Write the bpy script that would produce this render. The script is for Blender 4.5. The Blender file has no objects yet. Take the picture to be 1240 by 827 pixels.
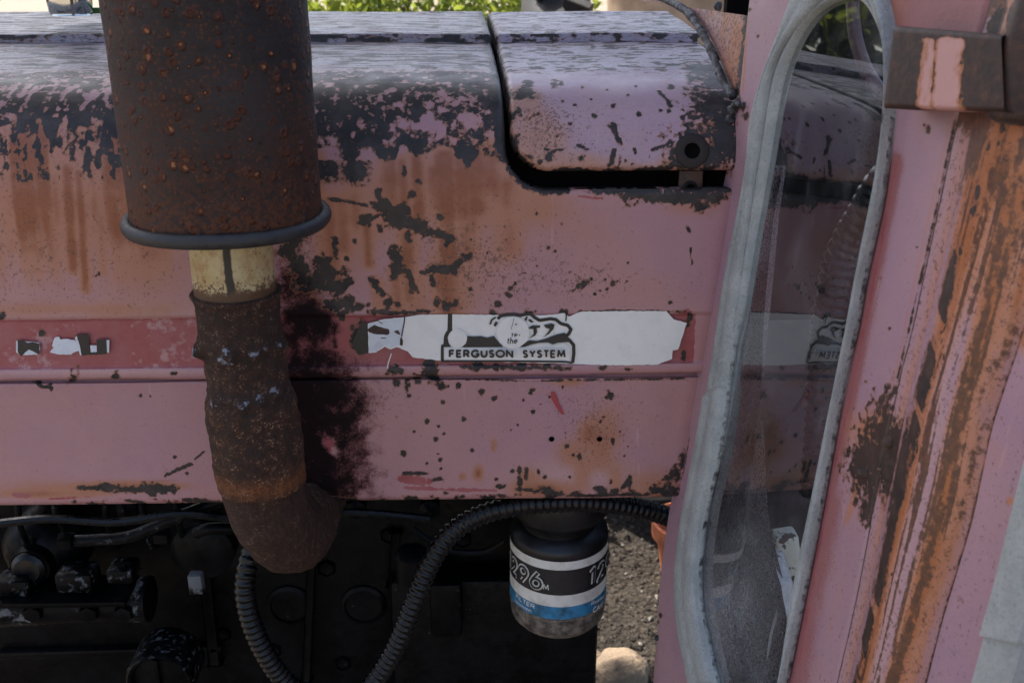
import bpy, bmesh, math, random
import numpy as np
from mathutils import Vector

# ------------------------------------------------------------------ camera, world, sun, exposure
scene = bpy.context.scene
ZC = 1.15                                   # height of the bonnet side's middle above the ground
PITCH, YAW, DIST, FPX = math.radians(21.0), math.radians(1.5), 0.86, 1240.0
fwd = np.array([math.sin(YAW)*math.cos(PITCH), math.cos(YAW)*math.cos(PITCH), -math.sin(PITCH)])
rgt = np.array([math.cos(YAW), -math.sin(YAW), 0.0])
upv = np.cross(rgt, fwd)
CAM = np.array([0, 0, ZC]) - fwd*DIST
cam_data = bpy.data.cameras.new('camera')
cam = bpy.data.objects.new('camera', cam_data)
scene.collection.objects.link(cam)
cam.location = CAM
cam.rotation_euler = (math.pi/2 - PITCH, 0, -YAW)
cam_data.sensor_width = 36.0
cam_data.lens = 36.0
cam_data.clip_start = 0.02
cam_data.clip_end = 3000
cam_data.dof.use_dof = True
cam_data.dof.focus_distance = 0.86
cam_data.dof.aperture_fstop = 15.0
scene.camera = cam

SUN_EL, SUN_AZ = math.radians(54), math.radians(-35)     # azimuth from +Y towards +X
world = bpy.data.worlds.new('World'); scene.world = world; world.use_nodes = True
wn = world.node_tree
bg = wn.nodes['Background']
sky = wn.nodes.new('ShaderNodeTexSky'); sky.sky_type = 'NISHITA'; sky.sun_disc = False
sky.air_density = 0.8; sky.dust_density = 3.5; sky.sun_elevation = SUN_EL; sky.sun_rotation = SUN_AZ
wn.links.new(sky.outputs[0], bg.inputs[0]); bg.inputs[1].default_value = 0.12
sl = bpy.data.lights.new('sun', 'SUN'); sl.energy = 4.0; sl.angle = math.radians(0.5); sl.color = (1, .95, .87)
sun = bpy.data.objects.new('sun', sl); scene.collection.objects.link(sun)
sd = Vector((math.sin(SUN_AZ)*math.cos(SUN_EL), math.cos(SUN_AZ)*math.cos(SUN_EL), math.sin(SUN_EL)))
sun.rotation_euler = sd.to_track_quat('Z', 'Y').to_euler()
sun.location = (0, 3, 6)
scene.view_settings.view_transform = 'Standard'
scene.view_settings.look = 'None'
scene.view_settings.exposure = 1.66
scene.view_settings.gamma = 1.0
scene.view_settings.use_curve_mapping = False

scene.cycles.max_bounces = 6
scene.cycles.diffuse_bounces = 3
scene.cycles.glossy_bounces = 3
scene.cycles.transmission_bounces = 3
scene.cycles.transparent_max_bounces = 6
scene.cycles.caustics_reflective = False
scene.cycles.caustics_refractive = False
rng = np.random.default_rng(7)
random.seed(7)

# ------------------------------------------------------------------ geometry helpers
def ray(px, py):
    return fwd + rgt*((px-620.0)/FPX) + upv*((413.5-py)/FPX)
def at(px, py, Y):
    """point of the plane y = Y seen along one measured direction"""
    r = ray(px, py); t = (Y-CAM[1])/r[1]
    return CAM + r*t
def atd(px, py, p0, n):
    r = ray(px, py); t = np.dot(p0-CAM, n)/np.dot(r, n)
    return CAM + r*t
def mpp(p):                                  # metres per photo pixel at a point
    return float(np.dot(np.asarray(p)-CAM, fwd))/FPX
def nrm(v):
    v = np.asarray(v, float); return v/np.linalg.norm(v)
def catmull(pts, per=8):
    pts = np.asarray(pts, float); out = []
    n = len(pts)
    for i in range(n-1):
        p0 = pts[max(i-1, 0)]; p1 = pts[i]; p2 = pts[i+1]; p3 = pts[min(i+2, n-1)]
        for k in range(per):
            t = k/per
            out.append(.5*((2*p1)+(p2-p0)*t+(2*p0-5*p1+4*p2-p3)*t*t+(-p0+3*p1-3*p2+p3)*t**3))
    out.append(pts[-1]); return np.array(out)
def resample(pts, n, closed=False):
    pts = np.asarray(pts, float)
    if closed: pts = np.vstack([pts, pts[:1]])
    L = np.concatenate([[0], np.cumsum(np.linalg.norm(np.diff(pts, axis=0), axis=1))])
    t = np.linspace(0, L[-1], n+1)[:-1] if closed else np.linspace(0, L[-1], n)
    return np.stack([np.interp(t, L, pts[:, k]) for k in range(pts.shape[1])], 1)
def hash2(i, j, seed):
    h = (i*374761393 + j*668265263 + seed*1442695041) & 0xffffffff
    h = ((h ^ (h >> 13))*1274126177) & 0xffffffff
    return ((h ^ (h >> 16)) & 0xffff)/65535.0
def vnoise(x, y, seed=0):
    xi = np.floor(x).astype(np.int64); yi = np.floor(y).astype(np.int64)
    fx = x-xi; fy = y-yi; fx = fx*fx*(3-2*fx); fy = fy*fy*(3-2*fy)
    a = hash2(xi, yi, seed); b = hash2(xi+1, yi, seed); c = hash2(xi, yi+1, seed); d = hash2(xi+1, yi+1, seed)
    return (a*(1-fx)+b*fx)*(1-fy)+(c*(1-fx)+d*fx)*fy
def fbm(x, y, oct=4, seed=0):
    s = 0; a = .5; t = 0
    for o in range(oct):
        s = s+a*vnoise(x*2**o, y*2**o, seed+o*17); t += a; a *= .5
    return s/t
def sstep(a, b, x):
    t = np.clip((x-a)/(b-a), 0, 1); return t*t*(3-2*t)

def origin(parent):
    o = np.zeros(3); p = parent
    while p is not None:
        o += np.array(p.location); p = p.parent
    return o
def mk(name, verts, faces, mat, parent=None, smooth=True, base=None):
    """one mesh object from points in world space"""
    verts = np.asarray(verts, float)
    off = origin(parent)
    if base is not None: off = off+np.asarray(base)
    me = bpy.data.meshes.new(name)
    me.from_pydata((verts-off).tolist(), [], [tuple(int(i) for i in f) for f in faces])
    me.validate(); me.update()
    o = bpy.data.objects.new(name, me)
    scene.collection.objects.link(o)
    if base is not None: o.location = base
    if mat is not None: me.materials.append(mat)
    if smooth: me.polygons.foreach_set('use_smooth', [True]*len(me.polygons))
    if parent is not None: o.parent = parent
    return o
def attr(o, name, rgb):
    a = o.data.attributes.new(name, 'FLOAT_COLOR', 'POINT')
    rgb = np.clip(np.asarray(rgb), 0, 1)
    buf = np.ones((len(rgb), 4), np.float32); buf[:, :3] = rgb
    a.data.foreach_set('color', buf.ravel())
def tag(o, label, cat=None, group=None, kind=None):
    if label: o['label'] = label
    if cat: o['category'] = cat
    if group: o['group'] = group
    if kind: o['kind'] = kind
    return o
def empty(name, loc):
    o = bpy.data.objects.new(name, None); scene.collection.objects.link(o); o.location = loc
    o.empty_display_size = .1
    return o
def grid_faces(nr, nc, wrap=False):
    f = []
    for r in range(nr-1):
        for c in range(nc if wrap else nc-1):
            c2 = (c+1) % nc
            f.append((r*nc+c, r*nc+c2, (r+1)*nc+c2, (r+1)*nc+c))
    return f
class MB:
    """collects shapes that make one mesh"""
    def __init__(s): s.v = []; s.f = []
    def add(s, v, f):
        o = len(s.v); s.v += [tuple(p) for p in v]; s.f += [tuple(i+o for i in q) for q in f]; return s
    def box(s, c, size, ax=None, bev=0.0):
        c = np.asarray(c, float); h = np.asarray(size, float)/2
        ax = np.eye(3) if ax is None else np.asarray(ax, float)
        if bev <= 0:
            v = [c+ax[0]*h[0]*i+ax[1]*h[1]*j+ax[2]*h[2]*k for i in (-1, 1) for j in (-1, 1) for k in (-1, 1)]
            f = [(0, 1, 3, 2), (4, 6, 7, 5), (0, 4, 5, 1), (2, 3, 7, 6), (0, 2, 6, 4), (1, 5, 7, 3)]
            return s.add(v, f)
        bm = bmesh.new(); bmesh.ops.create_cube(bm, size=2.0)
        for q in bm.verts:
            p = c+ax[0]*h[0]*q.co.x+ax[1]*h[1]*q.co.y+ax[2]*h[2]*q.co.z; q.co = p
        bmesh.ops.bevel(bm, geom=bm.edges[:]+bm.verts[:], offset=bev, segments=2, profile=.5, affect='EDGES')
        bm.verts.index_update()
        s.add([tuple(q.co) for q in bm.verts], [tuple(q.index for q in f.verts) for f in bm.faces]); bm.free()
        return s
    def lathe(s, base, prof, axis=(0, 0, 1), n=48, disp=None):
        """prof: list of (radius, height along axis)"""
        base = np.asarray(base, float); a = nrm(axis)
        e1 = nrm(np.cross(a, (0, 1, 0) if abs(a[1]) < .9 else (1, 0, 0))); e2 = np.cross(a, e1)
        v = []
        for i, (r, h) in enumerate(prof):
            for k in range(n):
                t = 2*math.pi*k/n
                v.append(base+a*h+(e1*math.cos(t)+e2*math.sin(t))*r)
        f = grid_faces(len(prof), n, True)
        f.append(tuple(range(n))); f.append(tuple(range((len(prof)-1)*n, len(prof)*n)))
        return s.add(v, f)
    def tube(s, path, rad, n=12, caps=True):
        path = np.asarray(path, float); m = len(path)
        rad = np.full(m, rad) if np.isscalar(rad) else np.asarray(rad)
        T = np.gradient(path, axis=0); T /= np.linalg.norm(T, axis=1)[:, None]
        e = nrm(np.cross(T[0], (0.13, 0.2, 1.0))); v = []
        for i in range(m):
            e = nrm(e-T[i]*np.dot(e, T[i])); b = np.cross(T[i], e)
            for k in range(n):
                t = 2*math.pi*k/n; v.append(path[i]+(e*math.cos(t)+b*math.sin(t))*rad[i])
        f = grid_faces(m, n, True)
        if caps: f.append(tuple(range(n))[::-1]); f.append(tuple(range((m-1)*n, m*n)))
        return s.add(v, f)
    def build(s, name, mat, parent=None, smooth=True, base=None):
        return mk(name, s.v, s.f, mat, parent, smooth, base)
def autosmooth(o, ang=35):
    """flat shade across sharp edges"""
    me = o.data; bm = bmesh.new(); bm.from_mesh(me)
    for e in bm.edges:
        if len(e.link_faces) == 2 and e.calc_face_angle(0) > math.radians(ang): e.smooth = False
    bmesh.ops.recalc_face_normals(bm, faces=bm.faces[:])
    bm.to_mesh(me); bm.free()
    return o

# ------------------------------------------------------------------ material helpers
class G:
    def __init__(s, name):
        s.m = bpy.data.materials.new(name); s.m.use_nodes = True
        s.t = s.m.node_tree; s.t.nodes.clear()
        s.out = s.t.nodes.new('ShaderNodeOutputMaterial')
        s.tc = s.t.nodes.new('ShaderNodeTexCoord'); s.obj = s.tc.outputs['Object']
    def n(s, typ, **k):
        q = s.t.nodes.new(typ)
        for a, b in k.items(): setattr(q, a, b)
        return q
    def put(s, sock, v):
        if v is None: return
        if hasattr(v, 'is_output'): s.t.links.new(v, sock)
        elif isinstance(v, (tuple, list)) and len(v) == 3 and sock.type == 'RGBA': sock.default_value = (*v, 1)
        else: sock.default_value = v
    def mapping(s, vec=None, scale=(1, 1, 1), rot=(0, 0, 0), loc=(0, 0, 0)):
        q = s.n('ShaderNodeMapping'); s.put(q.inputs[0], vec or s.obj)
        q.inputs['Scale'].default_value = scale; q.inputs['Rotation'].default_value = rot; q.inputs['Location'].default_value = loc
        return q.outputs[0]
    def noise(s, scale, detail=4, rough=.55, dist=0, vec=None, color=False):
        q = s.n('ShaderNodeTexNoise'); s.put(q.inputs['Vector'], vec or s.obj)
        q.inputs['Scale'].default_value = scale; q.inputs['Detail'].default_value = detail
        q.inputs['Roughness'].default_value = rough; q.inputs['Distortion'].default_value = dist
        return q.outputs[1 if color else 0]
    def vor(s, scale, feature='F1', rnd=1.0, vec=None, out='Distance'):
        q = s.n('ShaderNodeTexVoronoi', feature=feature); s.put(q.inputs['Vector'], vec or s.obj)
        q.inputs['Scale'].default_value = scale; q.inputs['Randomness'].default_value = rnd
        return q.outputs[out]
    def math(s, op, a, b=0.0, clamp=False):
        q = s.n('ShaderNodeMath', operation=op, use_clamp=clamp); s.put(q.inputs[0], a); s.put(q.inputs[1], b)
        return q.outputs[0]
    def step(s, x, a, b, lo=0.0, hi=1.0):
        q = s.n('ShaderNodeMapRange', interpolation_type='SMOOTHSTEP'); s.put(q.inputs['Value'], x)
        s.put(q.inputs['From Min'], a); s.put(q.inputs['From Max'], b); s.put(q.inputs['To Min'], lo); s.put(q.inputs['To Max'], hi)
        return q.outputs[0]
    def mix(s, f, a, b, blend='MIX'):
        q = s.n('ShaderNodeMix', data_type='RGBA', blend_type=blend, clamp_factor=True)
        s.put(q.inputs[0], f); s.put(q.inputs[6], a); s.put(q.inputs[7], b); return q.outputs[2]
    def ramp(s, f, stops):
        q = s.n('ShaderNodeValToRGB'); s.put(q.inputs[0], f); e = q.color_ramp.elements
        while len(e) < len(stops): e.new(.5)
        for k, (p, c) in enumerate(stops):
            e[k].position = p; e[k].color = (*c, 1) if len(c) == 3 else c
        return q.outputs[0]
    def attr(s, name):
        q = s.n('ShaderNodeAttribute', attribute_name=name); r = s.n('ShaderNodeSeparateColor')
        s.put(r.inputs[0], q.outputs['Color']); return r.outputs[0], r.outputs[1], r.outputs[2]
    def bump(s, h, strength=.5, dist=.001, normal=None):
        q = s.n('ShaderNodeBump'); s.put(q.inputs['Height'], h); q.inputs['Strength'].default_value = strength
        q.inputs['Distance'].default_value = dist
        if normal is not None: s.put(q.inputs['Normal'], normal)
        return q.outputs[0]
    def pbr(s, col, rough=.5, metal=0.0, normal=None, spec=.5, **k):
        q = s.n('ShaderNodeBsdfPrincipled'); s.put(q.inputs['Base Color'], col); s.put(q.inputs['Roughness'], rough)
        s.put(q.inputs['Metallic'], metal); s.put(q.inputs['Specular IOR Level'], spec)
        if normal is not None: s.put(q.inputs['Normal'], normal)
        for a, b in k.items(): s.put(q.inputs[a], b)
        return q.outputs[0]
    def done(s, shader):
        s.t.links.new(shader, s.out.inputs['Surface']); return s.m
def simple(name, col, rough=.5, metal=0, var=.25, scale=60, bump=.2, bdist=.0006, spec=.5):
    g = G(name); nz = g.noise(scale, 6, .6)
    c = g.mix(g.step(nz, .3, .7), tuple(x*(1-var) for x in col), tuple(min(1, x*(1+var)) for x in col))
    r = g.step(nz, .2, .8, max(.02, rough-.12), min(1, rough+.12))
    return g.done(g.pbr(c, r, metal, g.bump(g.noise(scale*3, 4), bump, bdist), spec))

PINK = (.43, .222, .214)
def worn_paint(name, pink=PINK, salmon=(.39, .16, .08), bare_a=(.032, .026, .025), bare_b=(.014, .012, .013), deep=(.23, .058, .014)):
    """faded red tractor paint; flakes, rust runs, soot and fresh red come from the wear fields of the mesh"""
    g = G(name)
    flake, stain, soot = g.attr('wear'); red, grime, pale = g.attr('wear2')
    big = g.noise(9, 4, .6); mid = g.noise(45, 5, .6); fine = g.noise(260, 5, .65); grit = g.noise(900, 3, .6)
    col = g.mix(g.step(big, .35, .68), pink, tuple(p*q for p, q in zip(pink, (.9, .92, 1.08))))
    col = g.mix(g.step(mid, .3, .75, 0, .22), col, (.5, .28, .27))
    col = g.mix(g.math('MULTIPLY', pale, .8), col, (.52, .32, .29))
    sky_sheen, brown, blush = g.attr('wear3')
    col = g.mix(g.math('MULTIPLY', sky_sheen, g.step(g.noise(60, 5, .65, vec=g.mapping(scale=(.35, 1.6, 1))), .25, .7, .45, 1)), col, (.27, .27, .30))  # sky sheen put into the colour as a blue-grey wash
    bl_ = g.math('ADD', blush, g.math('MULTIPLY', g.math('SUBTRACT', grit, .5), 1.2)); bl_ = g.math('ADD', bl_, g.math('MULTIPLY', g.math('SUBTRACT', mid, .5), .6))
    col = g.mix(g.step(bl_, .15, .75, 0, .85), col, (.29, .095, .085))
    col = g.mix(g.step(grit, .3, .7, .16, 0), col, (.2, .085, .075))
    scr_ = g.noise(95, 3, .6, .2, vec=g.mapping(scale=(1, 1, .07), rot=(0, .5, 0)))
    col = g.mix(g.step(scr_, .68, .71, 0, .35), col, (.55, .36, .34))
    scr_ = g.noise(80, 3, .6, .2, vec=g.mapping(scale=(.06, 1, 1), rot=(0, .25, 0), loc=(3, 0, 1)))
    col = g.mix(g.step(scr_, .70, .73, 0, .5), col, (.16, .06, .05))
    # rust wash
    sm = g.math('MULTIPLY', stain, g.step(mid, .15, .75, .65, 1.15))
    col = g.mix(g.step(sm, .03, .45, 0, .8), col, salmon)
    col = g.mix(g.step(sm, .4, 1.0, 0, .85), col, deep)
    bw = g.math('ADD', brown, g.math('MULTIPLY', g.math('SUBTRACT', g.noise(200, 8, .72), .5), 2.0)); bw = g.math('MULTIPLY', g.step(bw, .28, .6), g.step(brown, .03, .25))
    col = g.mix(g.math('MULTIPLY', bw, .92), col, g.mix(g.step(fine, .35, .65), (.055, .026, .016), (.13, .05, .022)))
    # specks of dirt
    sp = g.math('ADD', g.math('MULTIPLY', grit, .55), g.math('MULTIPLY', g.noise(330, 2, .5), .45))
    sp = g.math('ADD', sp, g.math('MULTIPLY', grime, .17))
    col = g.mix(g.step(sp, .635, .68, 0, .75), col, (.10, .042, .03))
    # fresh red
    rm = g.step(g.math('ADD', red, g.math('MULTIPLY', g.math('SUBTRACT', fine, .5), .5)), .42, .55)
    col = g.mix(rm, col, g.mix(g.step(mid, .3, .7), (.29, .062, .066), (.33, .105, .105)))
    # soot and burnt paint
    so = g.math('ADD', soot, g.math('MULTIPLY', g.math('SUBTRACT', g.noise(75, 8, .72), .5), 1.7))
    so = g.math('ADD', so, g.math('MULTIPLY', g.math('SUBTRACT', grit, .5), .6))
    so = g.math('MULTIPLY', so, g.step(soot, .01, .12))
    col = g.mix(g.step(so, .12, .62, 0, .93), col, (.12, .032, .034))
    col = g.mix(g.step(so, .38, .85, 0, .96), col, (.006, .005, .0055))
    # flakes down to dark metal, with a rusty rim
    rough_edge = g.math('ADD', g.math('MULTIPLY', g.math('SUBTRACT', g.noise(210, 8, .7, .5), .5), 1.4),
                        g.math('MULTIPLY', g.math('SUBTRACT', fine, .5), 1.1))
    fl = g.math('ADD', flake, g.math('MULTIPLY', rough_edge, g.step(flake, .02, .35)))
    rim = g.step(fl, .22, .5, 0, .85)
    col = g.mix(rim, col, (.25, .085, .03))
    bare = g.mix(g.step(mid, .3, .75), bare_a, bare_b)
    bare = g.mix(g.step(g.noise(85, 6, .7), .48, .66, 0, .7), bare, tuple(q*1.7 for q in bare_a))
    bare = g.mix(g.step(fine, .56, .72, 0, .6), bare, (.10, .042, .022))
    fm = g.step(fl, .495, .525)
    lip = g.math('MULTIPLY', g.step(fl, .445, .475), g.step(fl, .515, .49))
    col = g.mix(g.math('MULTIPLY', lip, .55), col, (.40, .26, .20))
    col = g.mix(fm, col, bare)
    crk = g.noise(520, 5, .7, .4, vec=g.mapping(scale=(.42, 1.5, 1.3)))
    ckm = g.math('MULTIPLY', sky_sheen, g.step(crk, .53, .60))
    col = g.mix(g.math('MULTIPLY', ckm, .9), col, (.022, .020, .022))
    h = g.math('ADD', g.math('ADD', g.math('MULTIPLY', fm, -1.5), g.math('MULTIPLY', lip, .7)), g.math('MULTIPLY', fine, .35))
    h = g.math('SUBTRACT', h, g.math('MULTIPLY', g.math('MULTIPLY', sky_sheen, crk), 3.2))
    h = g.math('ADD', h, g.math('MULTIPLY', grit, .2))
    nb = g.bump(h, .75, .0008)
    nb = g.bump(g.noise(14, 2, .5), .22, .006, nb)
    rough = g.math('SUBTRACT', g.math('ADD', g.step(mid, .25, .8, .36, .56), g.math('MULTIPLY', fm, .04)), g.math('MULTIPLY', sky_sheen, .06))
    spec = g.math('SUBTRACT', .5, g.math('MULTIPLY', g.step(so, .3, .8), .42)); spec = g.math('SUBTRACT', spec, g.math('MULTIPLY', fm, .12))
    return g.done(g.pbr(col, rough, 0, nb, spec))
M = {}
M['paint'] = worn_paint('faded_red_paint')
M['tankpaint'] = worn_paint('sky_lit_tank_paint', (.45, .29, .325), (.43, .21, .13))  # lighter, bluer copy of the bonnet paint with sky sheen in its colour
M['cabpaint'] = worn_paint('faded_cab_paint', (.405, .245, .272), (.46, .18, .07), (.060, .038, .030), (.030, .021, .018), (.34, .105, .026))

def mat_muffler():
    g = G('pitted_rusty_steel')
    big = g.noise(11, 4, .6); fine = g.noise(300, 5, .7); mid = g.noise(60, 5, .6)
    col = g.mix(g.step(big, .35, .65), (.026, .022, .021), (.014, .011, .0105))
    col = g.mix(g.step(mid, .46, .72, 0, .55), col, (.038, .017, .010))
    col = g.mix(g.step(g.noise(25, 4, .6, .5), .53, .68, 0, .4), col, (.055, .020, .009))
    wob = g.n('ShaderNodeVectorMath', operation='MULTIPLY_ADD')
    g.put(wob.inputs[0], g.noise(190, 3, .6, color=True)); wob.inputs[1].default_value = (.0045, .0045, .0045); g.put(wob.inputs[2], g.obj)
    q = g.n('ShaderNodeTexVoronoi', feature='F1'); g.put(q.inputs['Vector'], wob.outputs[0]); q.inputs['Scale'].default_value = 135
    sz = g.n('ShaderNodeSeparateColor'); g.put(sz.inputs[0], q.outputs['Color'])
    dd = g.math('DIVIDE', q.outputs['Distance'], g.step(sz.outputs[0], .0, 1.0, .14, .66))
    halo = g.step(dd, 1.0, .55); core = g.step(dd, .5, .28)
    sel = g.step(g.math('ADD', sz.outputs[1], g.math('MULTIPLY', big, .6)), .52, .62)
    halo = g.math('MULTIPLY', halo, sel); core = g.math('MULTIPLY', core, sel)
    col = g.mix(g.math('MULTIPLY', halo, .9), col, (.06, .017, .008))
    col = g.mix(g.math('MULTIPLY', core, g.step(sz.outputs[2], .3, .8)), col, (.30, .12, .045))
    q2 = g.vor(330); col = g.mix(g.math('MULTIPLY', g.step(q2, .42, .25), g.step(mid, .42, .56)), col, (.075, .026, .011))
    base, _, _ = g.attr('wear')
    col = g.mix(g.math('MULTIPLY', base, g.step(fine, .38, .62)), col, (.105, .034, .013))
    h = g.math('ADD', g.math('MULTIPLY', halo, .8), g.math('MULTIPLY', fine, .5))
    h = g.math('SUBTRACT', h, g.math('MULTIPLY', core, .9))
    return g.done(g.pbr(col, g.step(fine, .3, .7, .5, .75), 0, g.bump(h, .9, .0014), .25))
M['muffler'] = mat_muffler()
def mat_scale(name, a=(.045, .033, .028), b=(.085, .034, .015), c=(.18, .075, .03), amt=.5):
    """crusty scale rust"""
    g = G(name); n1 = g.noise(130, 7, .72); n2 = g.noise(480, 6, .75); v = g.vor(620)
    col = g.mix(g.step(n1, .38, .64), a, b)
    col = g.mix(g.step(n2, .56, .7, 0, .75), col, c)
    col = g.mix(g.math('MULTIPLY', g.step(v, .45, .28), g.step(n1, .5, .6)), col, (.28, .2, .14))
    w, s, bl = g.attr('wear')
    col = g.mix(g.math('MULTIPLY', w, g.step(n2, .3, .62)), col, (.26, .085, .025))
    col = g.mix(g.math('MULTIPLY', g.math('MULTIPLY', bl, .9), g.step(n1, .35, .6)), col, (.022, .019, .020))
    sil = g.step(g.math('ADD', s, g.math('MULTIPLY', g.math('SUBTRACT', g.noise(210, 6, .7), .5), 1.5)), .5, .62)
    col = g.mix(sil, col, g.mix(n2, (.10, .11, .14), (.42, .46, .55)))
    h = g.math('ADD', g.math('MULTIPLY', n1, .7), g.math('MULTIPLY', n2, .8))
    return g.done(g.pbr(col, g.math('SUBTRACT', .72, g.math('MULTIPLY', sil, .35)), g.math('MULTIPLY', sil, .4), g.bump(h, 1.0, .0026), .22))
M['scale'] = mat_scale('scale_rust', (.036, .024, .019), (.078, .032, .015), (.19, .082, .036))
def mat_creampipe():
    g = G('cream_pipe_speckled'); n1 = g.noise(38, 4, .6); n2 = g.noise(420, 4, .7); n3 = g.noise(130, 4, .6)
    w, s, _ = g.attr('wear')
    col = g.mix(g.step(n1, .35, .65), (.40, .29, .12), (.50, .41, .23))
    col = g.mix(g.step(n3, .45, .75, 0, .7), col, (.30, .14, .045))
    col = g.mix(g.step(g.math('ADD', n2, g.math('MULTIPLY', w, .25)), .6, .67, 0, .85), col, (.07, .030, .014))
    col = g.mix(g.step(g.math('ADD', s, g.math('MULTIPLY', g.math('SUBTRACT', n3, .5), .5)), .4, .62), col, (.035, .028, .02))
    col = g.mix(g.step(g.math('ADD', w, g.math('MULTIPLY', g.math('SUBTRACT', n3, .5), .7)), .5, .85), col, (.09, .045, .02))
    return g.done(g.pbr(col, .6, 0, g.bump(n2, .4, .0008), .4))
M['creampipe'] = mat_creampipe()
M['rim'] = simple('grey_rim_steel', (.020, .018, .0175), .6, 0, .4, 120, .5)
M['darkmetal'] = simple('oily_dark_metal', (.005, .005, .0055), .42, 0, .5, 50, .35, .001)
M['blackin'] = simple('shade_black', (.0035, .003, .003), .9, 0, .3, 40, .1, spec=.05)  # near black stands in for shade in gaps, holes and the cab
M['rustbrown'] = simple('rusty_brown_bracket', (.06, .032, .022), .7, 0, .5, 140, .5, .001)
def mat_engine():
    g = G('shaded_grimy_engine'); n = g.noise(32, 6, .65); n2 = g.noise(140, 5, .6)
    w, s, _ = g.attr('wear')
    col = g.mix(g.step(n, .35, .65), (.0012, .0012, .0014), (.0048, .0048, .0055))  # near-black base carries the shade under the bonnet
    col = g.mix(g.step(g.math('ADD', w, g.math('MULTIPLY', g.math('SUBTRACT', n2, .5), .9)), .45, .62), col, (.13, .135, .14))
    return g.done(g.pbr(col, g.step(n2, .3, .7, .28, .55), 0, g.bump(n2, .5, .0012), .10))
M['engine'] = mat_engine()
def mat_rubber():
    g = G('grey_white_weathered_rubber'); n1 = g.noise(30, 4, .6); n2 = g.noise(500, 5, .7); n3 = g.noise(160, 4)
    col = g.mix(g.step(n1, .3, .7), (.34, .36, .345), (.47, .485, .46))
    col = g.mix(g.step(n2, .5, .68, 0, .5), col, (.20, .23, .23))
    col = g.mix(g.step(n3, .62, .72, 0, .4), col, (.5, .52, .5))
    w, s, _ = g.attr('wear')
    col = g.mix(g.step(g.math('ADD', w, g.math('MULTIPLY', g.math('SUBTRACT', n3, .5), .6)), .4, .6), col, (.02, .02, .018))
    return g.done(g.pbr(col, .75, 0, g.bump(g.math('ADD', n2, g.math('MULTIPLY', n3, .8)), .9, .002), .25))
M['rubber'] = mat_rubber()
def mat_trim():
    g = G('perished_black_trim'); n = g.noise(210, 5, .7)
    col = g.mix(g.step(n, .45, .65), (.025, .024, .026), (.16, .155, .16))
    return g.done(g.pbr(col, .55, 0, g.bump(n, .9, .002), .5))
M['trim'] = mat_trim()
def mat_glass():
    g = G('dusty_window_glass')
    fr = g.n('ShaderNodeFresnel'); fr.inputs['IOR'].default_value = 2.15
    tr = g.n('ShaderNodeBsdfTransparent'); tr.inputs[0].default_value = (.86, .89, .88, 1)
    gl = g.n('ShaderNodeBsdfGlossy'); gl.inputs['Roughness'].default_value = .012
    gl.inputs['Color'].default_value = (.95, .97, 1, 1)
    m1 = g.n('ShaderNodeMixShader'); g.put(m1.inputs[0], fr.outputs[0]); g.put(m1.inputs[1], tr.outputs[0]); g.put(m1.inputs[2], gl.outputs[0])
    df = g.n('ShaderNodeBsdfDiffuse'); df.inputs['Color'].default_value = (.48, .50, .52, 1)
    d = g.noise(22, 5, .65); d2 = g.noise(420, 3, .6)
    streak = g.noise(40, 4, .6, vec=g.mapping(scale=(1, 1, .15)))
    dust = g.math('ADD', g.step(d, .4, .75, .012, .09), g.step(d2, .69, .74, 0, .35))
    dust = g.math('ADD', dust, g.step(streak, .52, .75, 0, .09))
    w, s, _ = g.attr('wear')
    dust = g.math('ADD', dust, g.math('MULTIPLY', w, g.step(d2, .3, .7, .15, .5)))
    m2 = g.n('ShaderNodeMixShader'); g.put(m2.inputs[0], dust); g.put(m2.inputs[1], m1.outputs[0]); g.put(m2.inputs[2], df.outputs[0])
    return g.done(m2.outputs[0])
M['glass'] = mat_glass()
def mat_decal(name, col, scuff, dirt=.35):
    g = G(name); n = g.noise(70, 5, .6); n2 = g.noise(500, 4, .6)
    c = g.mix(g.step(n, .4, .7, 0, dirt), col, scuff)
    c = g.mix(g.step(n2, .68, .72, 0, .6), c, (.12, .09, .08))
    return g.done(g.pbr(c, .42, 0, g.bump(n, .15, .0006), .5))
M['white'] = mat_decal('decal_white', (.76, .74, .69), (.62, .60, .55))
M['silver'] = mat_decal('decal_foil', (.62, .65, .68), (.30, .30, .32))
M['black'] = mat_decal('decal_black', (.013, .013, .014), (.03, .028, .028))
M['redpaint'] = mat_decal('fresh_red_scrape', (.36, .035, .05), (.28, .05, .05))
M['lwhite'] = mat_decal('label_white', (.70, .69, .62), (.42, .38, .30), .6)
M['lblack'] = mat_decal('label_black', (.012, .012, .013), (.03, .03, .03))
M['lblue'] = mat_decal('label_blue', (.035, .22, .40), (.012, .05, .07), .85)
def mat_hose():
    g = G('black_corrugated_plastic'); n = g.noise(120, 5, .6)
    col = g.mix(g.step(n, .45, .7), (.0025, .0025, .003), (.008, .0075, .007))
    return g.done(g.pbr(col, g.step(n, .3, .7, .2, .42), 0, g.bump(n, .3, .0008), .32))
M['hose'] = mat_hose()
def mat_ground(name, a, b_, c_):
    g = G(name); n = g.noise(7, 6, .6); v = g.vor(70); n2 = g.noise(90, 5, .65)
    col = g.mix(g.step(n, .35, .7), a, b_)
    col = g.mix(g.step(n2, .42, .65), col, c_)
    return g.done(g.pbr(col, .95, 0, g.bump(g.math('ADD', n2, v), .9, .012), .2))
M['ground'] = mat_ground('pale_bounce_yard', (.25, .20, .15), (.36, .30, .23), (.17, .13, .095))  # kept pale so it bounces warm light up onto the bonnet
M['soil'] = mat_ground('dark_gravel_soil', (.035, .028, .022), (.065, .052, .04), (.014, .011, .009))
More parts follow.
